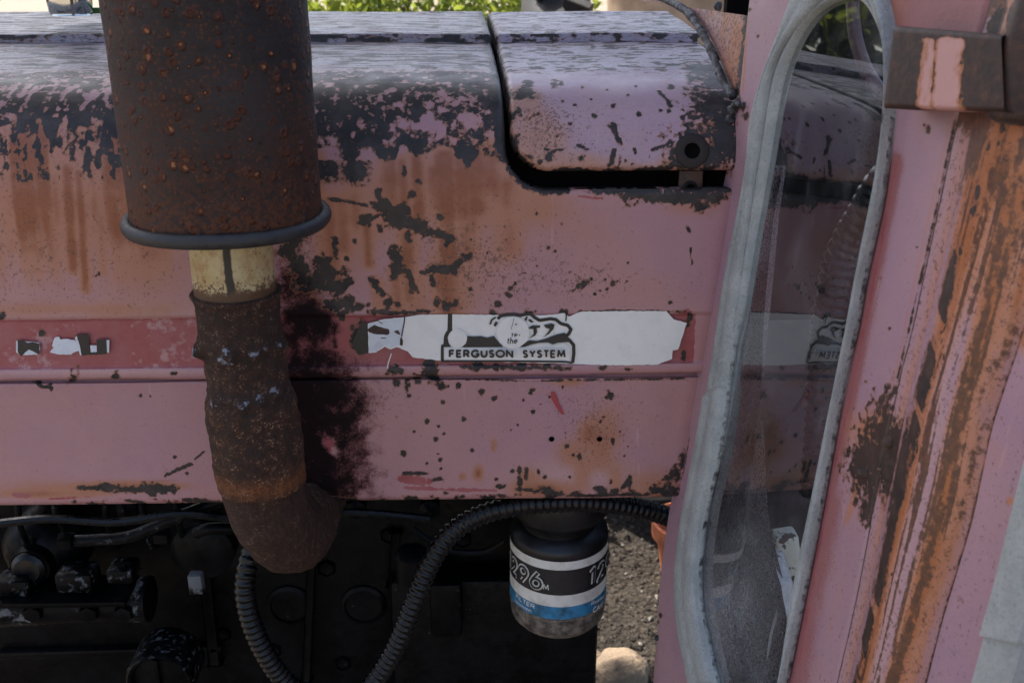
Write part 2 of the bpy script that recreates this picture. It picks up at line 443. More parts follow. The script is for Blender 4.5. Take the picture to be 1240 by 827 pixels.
def mat_pebble():
    g = G('pebbles'); r = g.n('ShaderNodeNewGeometry'); q = r.outputs['Random Per Island']
    col = g.ramp(q, [(0, (.022, .018, .014)), (.4, (.045, .036, .028)), (.8, (.085, .07, .057)), (1, (.22, .20, .17))])
    return g.done(g.pbr(col, .9, 0, g.bump(g.noise(200, 4), .5, .002), .25))
M['pebble'] = mat_pebble()
M['stone'] = simple('pale_tan_stone', (.20, .145, .095), .85, 0, .35, 18, .9, .01)
M['terracotta'] = simple('terracotta', (.42, .13, .055), .8, 0, .25, 30, .4)
def mat_leaf(name, a, b):
    g = G(name); r = g.n('ShaderNodeNewGeometry'); q = r.outputs['Random Per Island']
    col = g.mix(q, a, b)
    p = g.pbr(col, .5, 0, None, .4)
    tl = g.n('ShaderNodeBsdfTranslucent'); g.put(tl.inputs[0], g.mix(.5, col, (.35, .42, .05)))
    m = g.n('ShaderNodeMixShader'); m.inputs[0].default_value = .45
    g.put(m.inputs[1], p); g.put(m.inputs[2], tl.outputs[0]); return g.done(m.outputs[0])
M['leaf'] = mat_leaf('yellow_green_leaves', (.26, .28, .05), (.11, .17, .035))
M['leafdark'] = mat_leaf('tree_leaves', (.05, .09, .02), (.08, .12, .03))
M['leafdeep'] = mat_leaf('deep_green_leaves', (.018, .030, .010), (.03, .045, .015))  # darkened so the unseen bushes mirror dark in the window
M['bark'] = simple('bark', (.09, .065, .045), .9, 0, .4, 40, .9, .01)
M['tyre'] = simple('tyre_rubber', (.018, .018, .019), .75, 0, .3, 60, .4)
M['tan'] = simple('tan_painted_steel', (.48, .33, .22), .6, 0, .25, 12, .3)
M['chrome'] = simple('dull_chrome', (.62, .64, .60), .12, 1, .1, 20, .15)
M['green'] = simple('green_paint', (.10, .22, .05), .4, 0, .2, 40, .2)
def mat_fabric():
    g = G('grey_knit_fabric'); w = g.noise(950, 2, .6, vec=g.mapping(scale=(1, 1, .6))); n = g.noise(30, 5, .6)
    col = g.mix(g.step(n, .35, .7), (.27, .21, .22), (.38, .31, .32))
    col = g.mix(g.step(w, .5, .58), col, (.06, .05, .055))
    return g.done(g.pbr(col, .95, 0, g.bump(w, .9, .002), .2))
M['fabric'] = mat_fabric()
def mat_cream():
    g = G('sunlit_cream_chipped_paint'); n = g.noise(70, 5, .6)
    return g.done(g.pbr(g.mix(g.step(n, .56, .6), (.82, .80, .68), (.11, .06, .035)), .6, 0, g.bump(n, .4, .001)))
M['cream'] = mat_cream()  # cream raised to stand in for sunlight on the plate
M['maroon'] = simple('maroon_plastic', (.09, .035, .045), .3, 0, .2, 40, .2)
M['wood'] = simple('weathered_wood', (.20, .15, .10), .85, 0, .35, 30, .6, .004)

# ------------------------------------------------------------------ setting
gv = []; 
N = 40
xs = np.concatenate([-np.geomspace(400, 3, 14), np.linspace(-2.5, 2.5, 26), np.geomspace(3, 400, 14)])
ys = np.concatenate([-np.geomspace(400, 3, 14), np.linspace(-2.5, 3.5, 30), np.geomspace(4, 400, 14)])
for y in ys:
    for x in xs:
        nz = float(fbm(np.array([x*1.3]), np.array([y*1.3]), 3, 5)[0])
        gv.append((x, y, (nz-.5)*.03 if max(abs(x), abs(y)) < 5 else 0))
ground = mk('ground', gv, grid_faces(len(ys), len(xs)), M['ground'])
ground['kind'] = 'structure'

# ------------------------------------------------------------------ the tractor
tractor = empty('tractor', (0, .28, 0))
tag(tractor, 'old tractor with faded red flaking rusty bonnet, upright rusty silencer and small cab window', 'tractor')

# --- bonnet profile: (Y, Z) from the bottom lip over the shoulder to the far side
def zr(py, Y): return at(480, py, Y)[2]
def lerpseg(a, b, step):
    n = max(1, int(math.ceil(np.linalg.norm(np.subtract(b, a))/step)))
    return [tuple(np.add(a, np.subtract(b, a)*(k/n))) for k in range(n)]
prof = [(.022, zr(603, .022)), (.008, zr(605, .008)), (.0045, zr(603, .0045)), (.004, zr(600, .004)), (.004, zr(461, .004)),
        (.005, zr(459.4, .005)), (.010, zr(458.6, .010)), (.010, zr(456.6, .010)), (.001, zr(455.4, .001)), (-.0010, zr(453.5, -.001)), (-.0014, zr(449, -.0014)),
        (-.0010, zr(444.5, -.001)), (.0016, zr(441, .0016)), (.0018, zr(415, .0018)), (.0016, zr(384.5, .0016)), (-.0005, zr(380.5, -.0005)), (0, zr(374, 0)), (0, zr(250, 0))]
sh = [(0, zr(250, 0)), (.001, zr(225, .001)), (.004, zr(198, .004)), (.009, zr(172, .009)), (.017, zr(148, .017)), (.031, zr(124, .031)),
      (.055, zr(104, .055)), (.09, zr(89.5, .09)), (.14, zr(75, .14)), (.20, zr(60.5, .20)), (.245, zr(51.5, .245))]
shc = catmull(sh, 10)
riser = [(.245, zr(51.5, .245)), (.247, zr(50.5, .247)), (.250, zr(41.5, .250)), (.254, zr(40, .254))]
top = catmull([(.254, zr(40, .254)), (.30, zr(32, .30)), (.36, zr(24, .36)), (.42, zr(17.5, .42))], 10)
zt = top[-1][1]
far = catmull([(.42, zt), (.45, zt+.001), (.49, zt-.012), (.525, zt-.05), (.53, zt-.12), (.53, zt-.30)], 6)
P2 = []
def addseg(pts, st):
    for a, b in zip(pts[:-1], pts[1:]): P2.extend(lerpseg(a, b, st))
addseg(prof, .0016); addseg([tuple(p) for p in shc], .0018); addseg(riser, .0015)
addseg([tuple(p) for p in top], .003); addseg([tuple(p) for p in far], .012)
P2.append(tuple(far[-1])); P2 = np.array(P2)
_keep = np.concatenate([[True], np.linalg.norm(np.diff(P2, axis=0), axis=1) > 1e-5]); P2 = P2[_keep]
SARC = np.concatenate([[0], np.cumsum(np.linalg.norm(np.diff(P2, axis=0), axis=1))])
TT = np.gradient(P2, axis=0); TT /= np.linalg.norm(TT, axis=1)[:, None]
INW = np.stack([TT[:, 1], -TT[:, 0]], 1)       # inward normal (away from the viewer's side)
# smooth the inward normals so that edges roll evenly
for _ in range(6):
    INW[1:-1] = (INW[:-2]+2*INW[1:-1]+INW[2:])/4
INW /= np.linalg.norm(INW, axis=1)[:, None]
def on_bonnet(px, py):
    """(x, arc length, depth) of the bonnet point seen along one measured direction"""
    r = ray(px, py)
    k = r[2]/r[1]
    e = P2[:, 1]-(CAM[2]+(P2[:, 0]-CAM[1])*k)          # height of the profile over the sight line
    idx = np.where((e[:-1] < 0) & (e[1:] >= 0))[0]
    if len(idx) == 0: i = len(P2)-12 if py < 300 else 0; f = 0
    else: i = idx[0]; f = -e[i]/(e[i+1]-e[i])
    Y = P2[i, 0]+(P2[i+1, 0]-P2[i, 0])*f; s = SARC[i]+(SARC[i+1]-SARC[i])*f
    t = (Y-CAM[1])/r[1]
    return CAM[0]+r[0]*t, s, t
def S(py): return on_bonnet(480, py)[1]

class Field:
    """wear fields over a sheet, in metres on that sheet"""
    def __init__(s, x, t, to2d):
        s.x = x; s.t = t; s.to = to2d; s.nz = (fbm(x*300, t*300, 4, 201)-.5)*1.5+(fbm(x*120, t*120, 3, 207)-.5)*1.3
        s.c = {k: np.zeros(len(x)) for k in ('flake', 'stain', 'soot', 'red', 'grime', 'pale', 'sky_sheen', 'brown', 'blush')}
    def blob(s, ch, px, py, rx, ry=None, v=1.0, soft=False, sub=False):
        ry = ry or rx
        a = s.to(px, py); b = s.to(px+rx, py); c = s.to(px, py+ry)
        ex = max(1e-4, math.hypot(b[0]-a[0], b[1]-a[1])); et = max(1e-4, math.hypot(c[0]-a[0], c[1]-a[1]))
        # local frame: first axis along the b direction, second along c
        ux, ut = (b[0]-a[0])/ex, (b[1]-a[1])/ex; wx, wt = (c[0]-a[0])/et, (c[1]-a[1])/et
        det = ux*wt-ut*wx
        if abs(det) < .05: return
        dx = s.x-a[0]; dt = s.t-a[1]
        p = (dx*wt-dt*wx)/det/ex; q = (ux*dt-ut*dx)/det/et
        d = np.sqrt(p*p+q*q)
        w = v*np.exp(-d*d) if soft else v*np.clip(1-.5*np.maximum(0, d+s.nz*(1 if rx > 3 else .4)), 0, 1)
        if sub: s.c[ch] -= w
        else: s.c[ch] = np.maximum(s.c[ch], w) if not soft else s.c[ch]+w*(1-np.clip(s.c[ch], 0, 1))
    def line(s, ch, pts, w, v=1.0, soft=False):
        q = [s.to(*p) for p in pts]; sc = q[0][2]/FPX; r = w*sc
        best = np.full(len(s.x), 1e9)
        for a, b in zip(q[:-1], q[1:]):
            ex, et = b[0]-a[0], b[1]-a[1]; L = ex*ex+et*et+1e-12
            u = np.clip(((s.x-a[0])*ex+(s.t-a[1])*et)/L, 0, 1)
            best = np.minimum(best, np.hypot(s.x-a[0]-u*ex, s.t-a[1]-u*et))
        d = best/r
        val = v*np.exp(-d*d) if soft else v*np.clip(1-.5*np.maximum(0, d+s.nz*(1.3 if w > 3 else .9)), 0, 1)
        s.c[ch] = np.maximum(s.c[ch], val)
    def dots(s, ch, lst, v=1.0):
        for d in lst: s.blob(ch, d[0], d[1], d[2], d[3] if len(d) > 3 else None, v)
    def write(s, o):
        attr(o, 'wear', np.stack([s.c['flake'], s.c['stain'], s.c['soot']], 1))
        attr(o, 'wear3', np.stack([s.c['sky_sheen'], s.c['brown'], s.c['blush']], 1))
        attr(o, 'wear2', np.stack([s.c['red'], s.c['grime'], s.c['pale']], 1))

# gap line between bonnet and tank cover, and the open slot below the cover
gA = on_bonnet(612, 178); gB = on_bonnet(588, 20)
def XG(s): return gA[0]+(gB[0]-gA[0])*(s-gA[1])/(gB[1]-gA[1])
S_OPEN = S(231.5); S_COWL = S(208.5)
def quad_sdf(x, s, xg, s0, r):
    dx = xg+r-x; ds = s0+r-s
    both = (dx > 0) & (ds > 0)
    return np.where(both, np.hypot(dx, ds)-r, np.maximum(dx, ds)-r)
xg_fine = np.arange(-.47, .262, .0016); xg_left = np.linspace(-.80, -.472, 50)
XS = np.concatenate([xg_left, xg_fine])

_pb, _pt = at(788, 827, -.004), at(930, 0, -.004)
def cab_x(z): return _pb[0]+(_pt[0]-_pb[0])*(z-_pb[2])/(_pt[2]-_pb[2])
def sheet(name, keep_sign, xcols, sdf, roll, skirt, mat, parent):
    nr, nc = len(P2), len(xcols)
    X = np.tile(xcols, nr); R = np.repeat(np.arange(nr), nc); Sv = SARC[R]
    d = keep_sign*sdf(X, Sv)                       # positive = kept
    cell = .0017
    ok = (d > -.5*cell) & (X < cab_x(np.interp(Sv, SARC, P2[:, 1]))+.006)
    eps = 1e-4
    gx = (keep_sign*sdf(X+eps, Sv)-d)/eps; gs = (keep_sign*sdf(X, Sv+eps)-d)/eps
    snap = ok & (d < .55*cell)
    X2 = np.where(snap, X-d*gx, X); S2 = np.where(snap, Sv-d*gs, Sv)
    dd = np.where(snap, 0, d)
    Y = np.interp(S2, SARC, P2[:, 0]); Z = np.interp(S2, SARC, P2[:, 1])
    iy = np.interp(S2, SARC, INW[:, 0]); iz = np.interp(S2, SARC, INW[:, 1])
    e = np.clip(1-dd/roll, 0, 1); ins = roll*(1-np.sqrt(1-e*e*.98))
    # slow dents in the sheet metal
    dent = (fbm(X*9+3, Sv*9, 3, 3)-.5)*.004*sstep(0, .03, Sv)
    Y = Y+iy*(ins+dent); Z = Z+iz*(ins+dent)
    rr = np.arange(nr-1)[:, None]*nc+np.arange(nc-1)[None, :]
    a = rr.ravel(); q = np.stack([a, a+1, a+nc+1, a+nc], 1)
    fk = ok[q].all(1); q = q[fk]
    used = np.zeros(nr*nc, bool); used[q.ravel()] = True
    remap = -np.ones(nr*nc, int); remap[used] = np.arange(used.sum()); q = remap[q]
    V = np.stack([X2, Y, Z], 1)[used]; Xu, Su, du = X2[used], S2[used], dd[used]; nin = np.stack([np.zeros(used.sum()), iy[used], iz[used]], 1)
    # skirt along the cut edge
    edges = {}
    for f in q:
        for k in range(4):
            p, r_ = int(f[k]), int(f[(k+1) % 4]); key = (p, r_) if p < r_ else (r_, p)
            if du[p] < .001 and du[r_] < .001: edges[key] = None if key in edges else (p, r_)
    bnd = [e for e in edges.values() if e]
    new = {}; nv = []; nf = []
    for p, r_ in bnd:
        for i in (p, r_):
            if i not in new:
                new[i] = len(V)+len(nv); nv.append(V[i]+nin[i]*skirt)
        nf.append((r_, p, new[p], new[r_]))
    if nv:
        src = list(new.keys())
        V = np.vstack([V, nv]); Xu = np.concatenate([Xu, Xu[src]]); Su = np.concatenate([Su, Su[src]]); du = np.concatenate([du, du[src]*0-.002])
    faces = [tuple(f) for f in q]+nf
    o = mk(name, V, faces, mat, parent)
    return o, Xu, Su, du

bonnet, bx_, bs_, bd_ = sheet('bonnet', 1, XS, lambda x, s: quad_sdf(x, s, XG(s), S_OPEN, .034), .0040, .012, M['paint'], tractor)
bonnet['label'] = 'faded pink-red bonnet side with flaking shoulder, rust runs and a red decal stripe'
Xp = lambda px, py=300: on_bonnet(px, py)[0]
F = Field(bx_, bs_, on_bonnet)
c = F.c
sidx = lambda py: S(py)
n1 = fbm(bx_*55, bs_*26, 5, 1); n2 = fbm(bx_*18, bs_*18, 4, 9); n3 = fbm(bx_*55, bs_*210, 5, 21); n4 = fbm(bx_*120, bs_*120, 4, 31); n5 = fbm(bx_*75, bs_*5, 3, 41)
xL, xM0, xM1 = Xp(140), Xp(372), Xp(612)
left = sstep(Xp(250), Xp(170), bx_); mid = 1-left
# bonnet top: sky sheen painted in as pale colour, plus thin dark cracks
topz = sstep(S(92), S(80), bs_)
c['flake'] += topz*np.clip((n3-.50)*4.2+.34, 0, .8)
c['sky_sheen'] += sstep(S(98), S(78), bs_)
# the shoulder: broken paint on the left, nearly bare on the right
band_l = sstep(S(212), S(135), bs_)*sstep(S(84), S(112), bs_)
n1b = fbm(bx_*300, bs_*170, 5, 101); drip = fbm(bx_*260, bs_*46, 4, 103)
ys_ = [S(q) for q in (225, 207, 185, 165, 150, 138, 122, 112, 100)]; av = [-.55, -.30, -.10, -.02, .10, .16, .10, -.02, -.02]
lev = np.interp(bs_, ys_, av)
c['flake'] = np.maximum(c['flake'], left*sstep(S(225), S(210), bs_)*sstep(S(92), S(102), bs_)*np.clip(.52+(n1b-.5)*2.4+(drip-.5)*1.5+(n1-.5)*.9+lev, 0, 1))
c['flake'] = np.maximum(c['flake'], left*sstep(S(112), S(98), bs_)*sstep(S(78), S(90), bs_)*np.clip(.56+(n4-.5)*1.2, 0, 1))
bsr = bs_+(fbm(bx_*70, bs_*0+3, 4, 131)-.5)*.030
band_m = sstep(S(198), S(180), bsr)*sstep(S(82), S(92), bs_)
isl = np.clip(.80+(fbm(bx_*200, bs_*150, 5, 111)-.5)*1.9+(n2-.5)*.5, 0, 1)
c['flake'] = np.maximum(c['flake'], mid*band_m*isl)
low_m = sstep(S(238), S(206), bs_)*sstep(Xp(470), Xp(430), bx_)*sstep(S(190), S(198), bs_)
c['flake'] = np.maximum(c['flake'], mid*low_m*np.clip(.74+(n5-.5)*1.8, 0, 1))
for (x, y, rx, ry, v) in [(545, 122, 42, 16, .75), (520, 150, 24, 22, .8), (566, 146, 22, 26, .8), (545, 165, 40, 16, .6), (592, 152, 18, 30, .55), (586, 178, 26, 18, .7), (487, 128, 14, 14, .5), (492, 150, 16, 20, .6), (437, 150, 12, 18, .75), (404, 168, 9, 18, .7),
                          (452, 118, 12, 9, .5), (400, 118, 9, 6, .4), (422, 140, 10, 6, .4), (475, 112, 16, 8, .45), (520, 104, 40, 7, .5), (388, 143, 6, 6, .5), (395, 103, 12, 4, .3), (470, 178, 22, 7, .45), (432, 108, 9, 5, .4), (528, 186, 22, 9, .5)]:
    F.blob('flake', x, y, rx*.62, ry*.62, v*.8, soft=True, sub=True)
c['flake'] = np.clip(c['flake'], 0, 1)
# rim of the gap and of the slot is bare
rimw = np.where(bs_ > S(196), .0065, .0035)
c['flake'] = np.maximum(c['flake'], np.clip(1-.5*np.abs(bd_)/rimw, 0, 1)*np.where(bx_ > XG(bs_)+.05, np.clip((n1-.30)*3.2, .15, 1), 1))
F.line('flake', [(760, 236), (800, 240), (842, 238), (870, 238)], 8, .95)
F.line('flake', [(836, 244), (846, 248)], 6); F.blob('flake', 846, 250, 6, 7)
# patches of bare metal on the side, copied one by one
F.line('flake', [(458, 232), (460, 246), (466, 254)], 3.5)
F.line('flake', [(460, 250), (474, 256), (486, 256)], 8); F.line('flake', [(480, 268), (494, 274), (508, 276)], 9)
F.line('flake', [(494, 280), (494, 292)], 4); F.line('flake', [(512, 281), (530, 283), (543, 288)], 5)
F.line('flake', [(442, 264), (443, 272)], 6); F.line('flake', [(444, 268), (452, 264), (462, 260)], 2.2)
F.line('flake', [(458, 274), (460, 280)], 3); F.line('flake', [(480, 304), (483, 316), (479, 330)], 7)
F.line('flake', [(492, 328), (498, 338), (501, 350)], 4.5); F.line('flake', [(450, 338), (457, 350), (464, 356)], 4)
F.line('flake', [(512, 330), (522, 327), (536, 326), (550, 329)], 4); F.line('flake', [(522, 334), (525, 346)], 2.5)
F.line('flake', [(552, 322), (560, 312), (566, 311)], 4); F.line('flake', [(396, 241), (420, 244), (444, 249)], 2)
F.line('flake', [(355, 290), (358, 315), (372, 345)], 12); F.blob('flake', 393, 318, 9, 11); F.blob('flake', 397, 334, 18, 10)
F.blob('flake', 408, 342, 12, 7); F.line('flake', [(406, 300), (407, 310)], 4); F.blob('flake', 372, 340, 16, 16); F.line('flake', [(384, 345), (404, 350), (418, 344)], 7)
F.dots('flake', [(421, 370, 9), (438, 371, 4), (446, 369, 3), (472, 367, 5), (481, 369, 3), (529, 366, 5), (541, 369, 5), (552, 367, 4), (533, 263, 4), (540, 296, 3), (570, 350, 2.5), (604, 368, 4), (615, 356, 4), (414, 382, 5), (452, 378, 4)])
F.line('flake', [(400, 370), (424, 372)], 6)
F.dots('flake', [(510, 222, 2), (498, 236, 4), (506, 220, 3), (430, 292, 3), (420, 314, 3), (489, 209, 3, 8), (405, 300, 4, 9), (480, 330, 4, 6)])
F.dots('flake', [(700, 346, 2.6), (706, 343, 3.4), (711, 341, 2.4), (694, 352, 2), (720, 356, 2), (727, 352, 1.6), (735, 350, 2), (742, 343, 3), (747, 341, 1.7), (716, 338, 1.6), (733, 338, 2), (759, 340, 1.5),
                 (812, 366, 2.5), (700, 335, 2), (690, 330, 1.5), (650, 322, 1.5), (618, 349, 3), (624, 343, 2), (664, 300, 2.4), (672, 304, 2.2), (760, 318, 1.6), (680, 271, 2), (650, 259, 2), (622, 290, 1.4), (636, 330, 1.4), (570, 290, 1.7), (590, 306, 1.5)])
F.line('flake', [(836, 300), (838, 320)], 1.2); F.line('flake', [(832, 275), (836, 282)], 1.3)
# stripe: torn paint round the stickers
c['red'] = np.maximum(c['red'], sstep(S(386.5), S(384.5), bs_)*0)
stripe = sstep(S(445), S(443), bs_)*sstep(S(381), S(383), bs_)
c['red'] = np.maximum(c['red'], stripe*np.clip(.62+(n2-.5)*.6+(n4-.5)*.35, 0, 1)*np.clip(sstep(Xp(848, 400), Xp(838, 400), bx_), 0, 1))
c['pale'] += stripe*.15*left
F.line('flake', [(446, 376), (470, 380), (520, 377)], 2.5, .8); F.line('flake', [(700, 376), (830, 377)], 1.8, .7); F.line('flake', [(560, 444), (690, 446)], 3, .75)
F.line('soot', [(0, 38), (60, 39), (128, 41)], 2.2, 1.0, soft=True)  # dark gap along the bonnet top, painted with the soot field
F.dots('flake', [(434, 410, 8, 14), (598, 379, 5, 3), (640, 377, 6, 3), (682, 377, 4, 3), (478, 448, 7, 5), (520, 452, 8, 4), (576, 442, 6), (600, 444, 4), (632, 443, 5), (662, 444, 5), (835, 383, 3, 7), (828, 430, 3, 6), (832, 393, 3), (52, 402, 4), (3, 381, 4), (730, 446, 5, 3), (760, 447, 4, 2)])
# ridge and lower panel
lowp = sstep(S(456), S(459), bs_) if False else (bs_ < S(458)).astype(float)
F.dots('flake', [(493, 463, 5), (505, 457, 5), (524, 457, 7, 5), (480, 464, 4), (536, 468, 4), (491, 469, 4), (555, 466, 3.5), (496, 479, 2.5), (536, 487, 2.5), (582, 474, 3.5), (543, 468, 2), (599, 483, 3), (517, 510, 3), (561, 508, 2.6), (531, 516, 2), (538, 525, 2), (528, 532, 2.6), (502, 522, 2), (489, 549, 3.4), (572, 545, 2.4),
                 (533, 556, 2.6), (531, 549, 1.8), (517, 560, 1.8), (534, 567, 2), (644, 474, 3.5), (634, 485, 2), (645, 499, 2.2), (739, 480, 4), (731, 505, 2.2), (727, 511, 1.8), (655, 490, 1.6), (665, 481, 1.6), (682, 469, 2), (619, 521, 1.6), (627, 515, 1.5), (540, 596, 4, 2), (604, 589, 5, 2.5), (601, 580, 2), (530, 580, 6, 2.4), (620, 571, 2.4),
                 (686, 540, 3), (702, 552, 3.4), (694, 551, 2), (742, 534, 2, 4), (756, 552, 1.6), (751, 523, 1.4), (760, 541, 1.6), (660, 577, 2.4), (637, 573, 3, 6), (629, 580, 2.4, 11), (652, 571, 1.6, 3), (740, 583, 2, 4), (763, 584, 3, 7), (690, 577, 2)])
F.line('flake', [(755, 590), (763, 577)], 2.4); F.line('flake', [(629, 566), (630, 590)], 2.6); F.line('flake', [(490, 573), (518, 573)], 2); F.line('flake', [(626, 592), (660, 596), (700, 599), (790, 598)], 3.6, .85)
F.dots('flake', [(812, 590, 9, 10), (820, 575, 5, 9), (800, 594, 9, 6), (826, 560, 4, 9), (660, 592, 8, 4), (727, 594, 8, 4), (745, 595, 8, 3)])
F.line('flake', [(480, 459), (640, 461), (830, 458)], 1.8, .72)
F.line('flake', [(95, 590), (125, 591), (150, 592)], 2.6); F.line('flake', [(128, 590), (160, 593), (208, 592)], 5.5); F.line('flake', [(190, 590), (212, 589)], 4); F.line('flake', [(200, 576), (215, 568), (232, 561)], 2); F.line('flake', [(236, 556), (247, 546)], 1); F.dots('flake', [(227, 572, 2), (212, 553, 2), (48, 463, 3), (60, 466, 3), (62, 471, 2), (170, 479, 2), (182, 480, 1.5), (88, 459, 5, 2), (140, 457, 4, 2), (210, 452, 5, 2), (120, 331, 2), (116, 334, 1.5)])
F.line('flake', [(40, 463), (52, 468), (64, 470)], 1.4)
# lower edge
edge = sstep(S(590), S(601), bs_)
c['flake'] = np.maximum(c['flake'], sstep(S(596), S(602), bs_)*np.clip((fbm(bx_*90, bs_*60, 4, 77)-.36)*2.6, 0, .8))
# rust runs under the shoulder
runs = fbm(bx_*66+.6*fbm(bx_*6, bs_*6, 2, 5), bs_*2.2, 3, 61)
runl = sstep(S(365), S(225), bs_)*sstep(S(120), S(170), bs_)
c['stain'] += left*runl*np.clip((runs-.37)*4.6, 0, 1)*1.1+left*sstep(S(430), S(200), bs_)*sstep(S(120), S(160), bs_)*.36
for (x, y0, y1, w, v) in [(82, 205, 325, 5, .9), (96, 210, 350, 4, .8), (30, 200, 290, 5, .55), (44, 205, 310, 4, .6), (137, 190, 285, 6, .75), (112, 200, 262, 4, .5), (8, 200, 300, 6, .4), (66, 215, 270, 4, .5), (122, 260, 330, 4, .4),
                          (504, 192, 262, 5, .8), (486, 198, 250, 5, .7), (538, 192, 330, 6, .95), (474, 198, 245, 6, .7), (576, 195, 250, 10, .75), (560, 200, 300, 7, .5), (444, 272, 320, 4, .75), (492, 285, 360, 7, .8), (504, 250, 265, 4, .7), (539, 290, 322, 5, .9), (540, 330, 372, 12, .75), (480, 330, 372, 6, .7),
                          (458, 345, 375, 6, .5), (430, 240, 275, 5, .5), (414, 246, 300, 6, .5), (398, 246, 340, 6, .6), (500, 340, 372, 10, .5), (612, 225, 300, 10, .4), (590, 190, 230, 12, .6), (565, 225, 280, 8, .5), (522, 205, 250, 4, .4)]:
    pts = [(x+(y-y0)*.06, y) for y in np.linspace(y0, y1, 6)]
    F.line('stain', pts, w*1.6, min(1, v*1.2), soft=True)
mrun = sstep(Xp(372), Xp(392), bx_)*sstep(Xp(640), Xp(590), bx_)*sstep(S(330), S(215), bs_)*sstep(S(170), S(190), bs_)
c['stain'] += mrun*np.clip((fbm(bx_*80+.5*fbm(bx_*7, bs_*7, 2, 6), bs_*2.5, 3, 163)-.45)*4.0, 0, 1)*.5
for (x, y, rx, ry, v) in [(560, 330, 60, 60, .3), (470, 230, 90, 50, .35), (570, 220, 60, 40, .5), (640, 250, 40, 25, .3), (660, 260, 90, 60, .16), (410, 300, 50, 60, .3), (60, 250, 160, 60, .25), (200, 330, 120, 60, .14), (720, 300, 60, 60, .12), (840, 250, 40, 14, .3),
                          (712, 525, 12, 16, .7), (722, 560, 30, 12, .35), (735, 520, 22, 30, .45), (660, 592, 42, 9, .8), (690, 548, 18, 16, .5), (728, 545, 10, 18, .5), (745, 580, 8, 14, .5), (705, 575, 10, 16, .5), (598, 540, 4, 8, .7), (579, 573, 6, 9, .9), (560, 577, 5, 5, .6), (640, 578, 14, 14, .5), (690, 463, 22, 6, .5),
                          (790, 594, 40, 7, .5), (60, 598, 60, 5, .7), (180, 588, 50, 6, .7), (120, 590, 60, 6, .6), (70, 480, 60, 40, .12), (40, 590, 80, 14, .25), (20, 375, 120, 10, .3), (160, 376, 90, 9, .25), (775, 350, 50, 25, .12)]:
    F.blob('stain', x, y, rx, ry, v, soft=True)
# soot and burnt paint behind the exhaust
for (x, y, rx, ry, v) in [(380, 470, 46, 58, .95), (384, 550, 42, 58, .95), (372, 385, 34, 26, 1.0), (350, 500, 40, 110, .9), (422, 520, 26, 60, .42), (436, 560, 24, 40, .26), (410, 440, 40, 14, .5), (395, 395, 26, 16, .6), (345, 330, 14, 30, .45), (400, 600, 60, 8, .5), (360, 345, 20, 18, .8), (438, 495, 18, 40, .3)]:
    F.blob('soot', x, y, rx, ry, v, soft=True)
F.line('soot', [(404, 390), (406, 420)], 5, .8, soft=True)
for (x, y, rx, ry, v) in [(398, 535, 7, 7, .9), (404, 545, 5, 5, .8), (420, 400, 14, 24, .3)]:
    F.blob('soot', x, y, rx, ry, v, soft=True, sub=True)
c['soot'] = np.clip(c['soot'], 0, 1)
F.dots('red', [(398, 537, 6, 9), (832, 379, 8, 6), (505, 582, 16, 5), (495, 577, 6, 4), (26, 600, 12, 3)])
F.line('red', [(490, 590), (520, 592), (600, 594)], 3, .8); F.line('red', [(700, 238), (712, 239), (730, 241)], 1.6, .9)
F.line('red', [(60, 604), (110, 601)], 2, .7)
# dirt specks gather low on the panel, at the stripe and on the left
c['grime'] += .35*left*sstep(S(450), S(300), bs_)+.25*fbm(bx_*7, bs_*7, 3, 88)
F.blob('grime', 560, 310, 90, 70, .7, soft=True); F.blob('grime', 720, 520, 50, 50, .6, soft=True); F.blob('grime', 700, 340, 80, 25, .6, soft=True); F.blob('grime', 430, 480, 60, 30, .6, soft=True); F.blob('grime', 360, 300, 30, 40, .8, soft=True)
F.blob('pale', 700, 575, 60, 16, .8, soft=True); F.blob('pale', 200, 375, 160, 9, .6, soft=True); F.blob('pale', 120, 450, 200, 5, .7, soft=True)
for k in c: c[k] = np.clip(c[k], 0, 1)
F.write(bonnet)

# --- tank cover behind the gap
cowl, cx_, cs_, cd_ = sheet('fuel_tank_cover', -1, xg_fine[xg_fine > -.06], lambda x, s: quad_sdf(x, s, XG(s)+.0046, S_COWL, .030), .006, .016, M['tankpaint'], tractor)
cowl['label'] = 'purplish red tank cover with rounded lower corner and dark bare end'
C = Field(cx_, cs_, on_bonnet); c = C.c
m1 = fbm(cx_*90, cs_*210, 5, 15); m2 = fbm(cx_*85, cs_*85, 4, 16); m3 = fbm(cx_*12, cs_*12, 3, 17)
c['flake'] += sstep(S(100), S(80), cs_)*np.clip((m1-.5)*4.0+.24, 0, .75)
c['sky_sheen'] += sstep(S(115), S(70), cs_)*.6  # sky sheen painted on the upper tank cover
leftc = sstep(Xp(700, 150), Xp(625, 150), cx_)*sstep(S(208), S(190), cs_)*sstep(S(96), S(110), cs_)
c['flake'] = np.maximum(c['flake'], leftc*np.clip(.30+(m2-.5)*2.2, 0, .9))
c['flake'] = np.maximum(c['flake'], np.clip(1-.5*np.abs(cd_)/.0028, 0, 1)*np.clip(.45+(m2-.4)*2, 0, 1))
c['stain'] += leftc*.30+sstep(S(188), S(207), cs_)*.28*m3*1.6
F2 = C
C.dots('flake', [(838, 184, 24, 24), (862, 190, 20, 20), (874, 100, 32, 30), (868, 130, 30, 40), (880, 165, 24, 46), (845, 82, 16, 8), (868, 85, 26, 9), (836, 92, 6, 6)])
C.line('flake', [(798, 110), (805, 118), (812, 128)], 2.6); C.line('flake', [(743, 152), (744, 156)], 4); C.line('flake', [(745, 160), (748, 168), (752, 175)], 3)
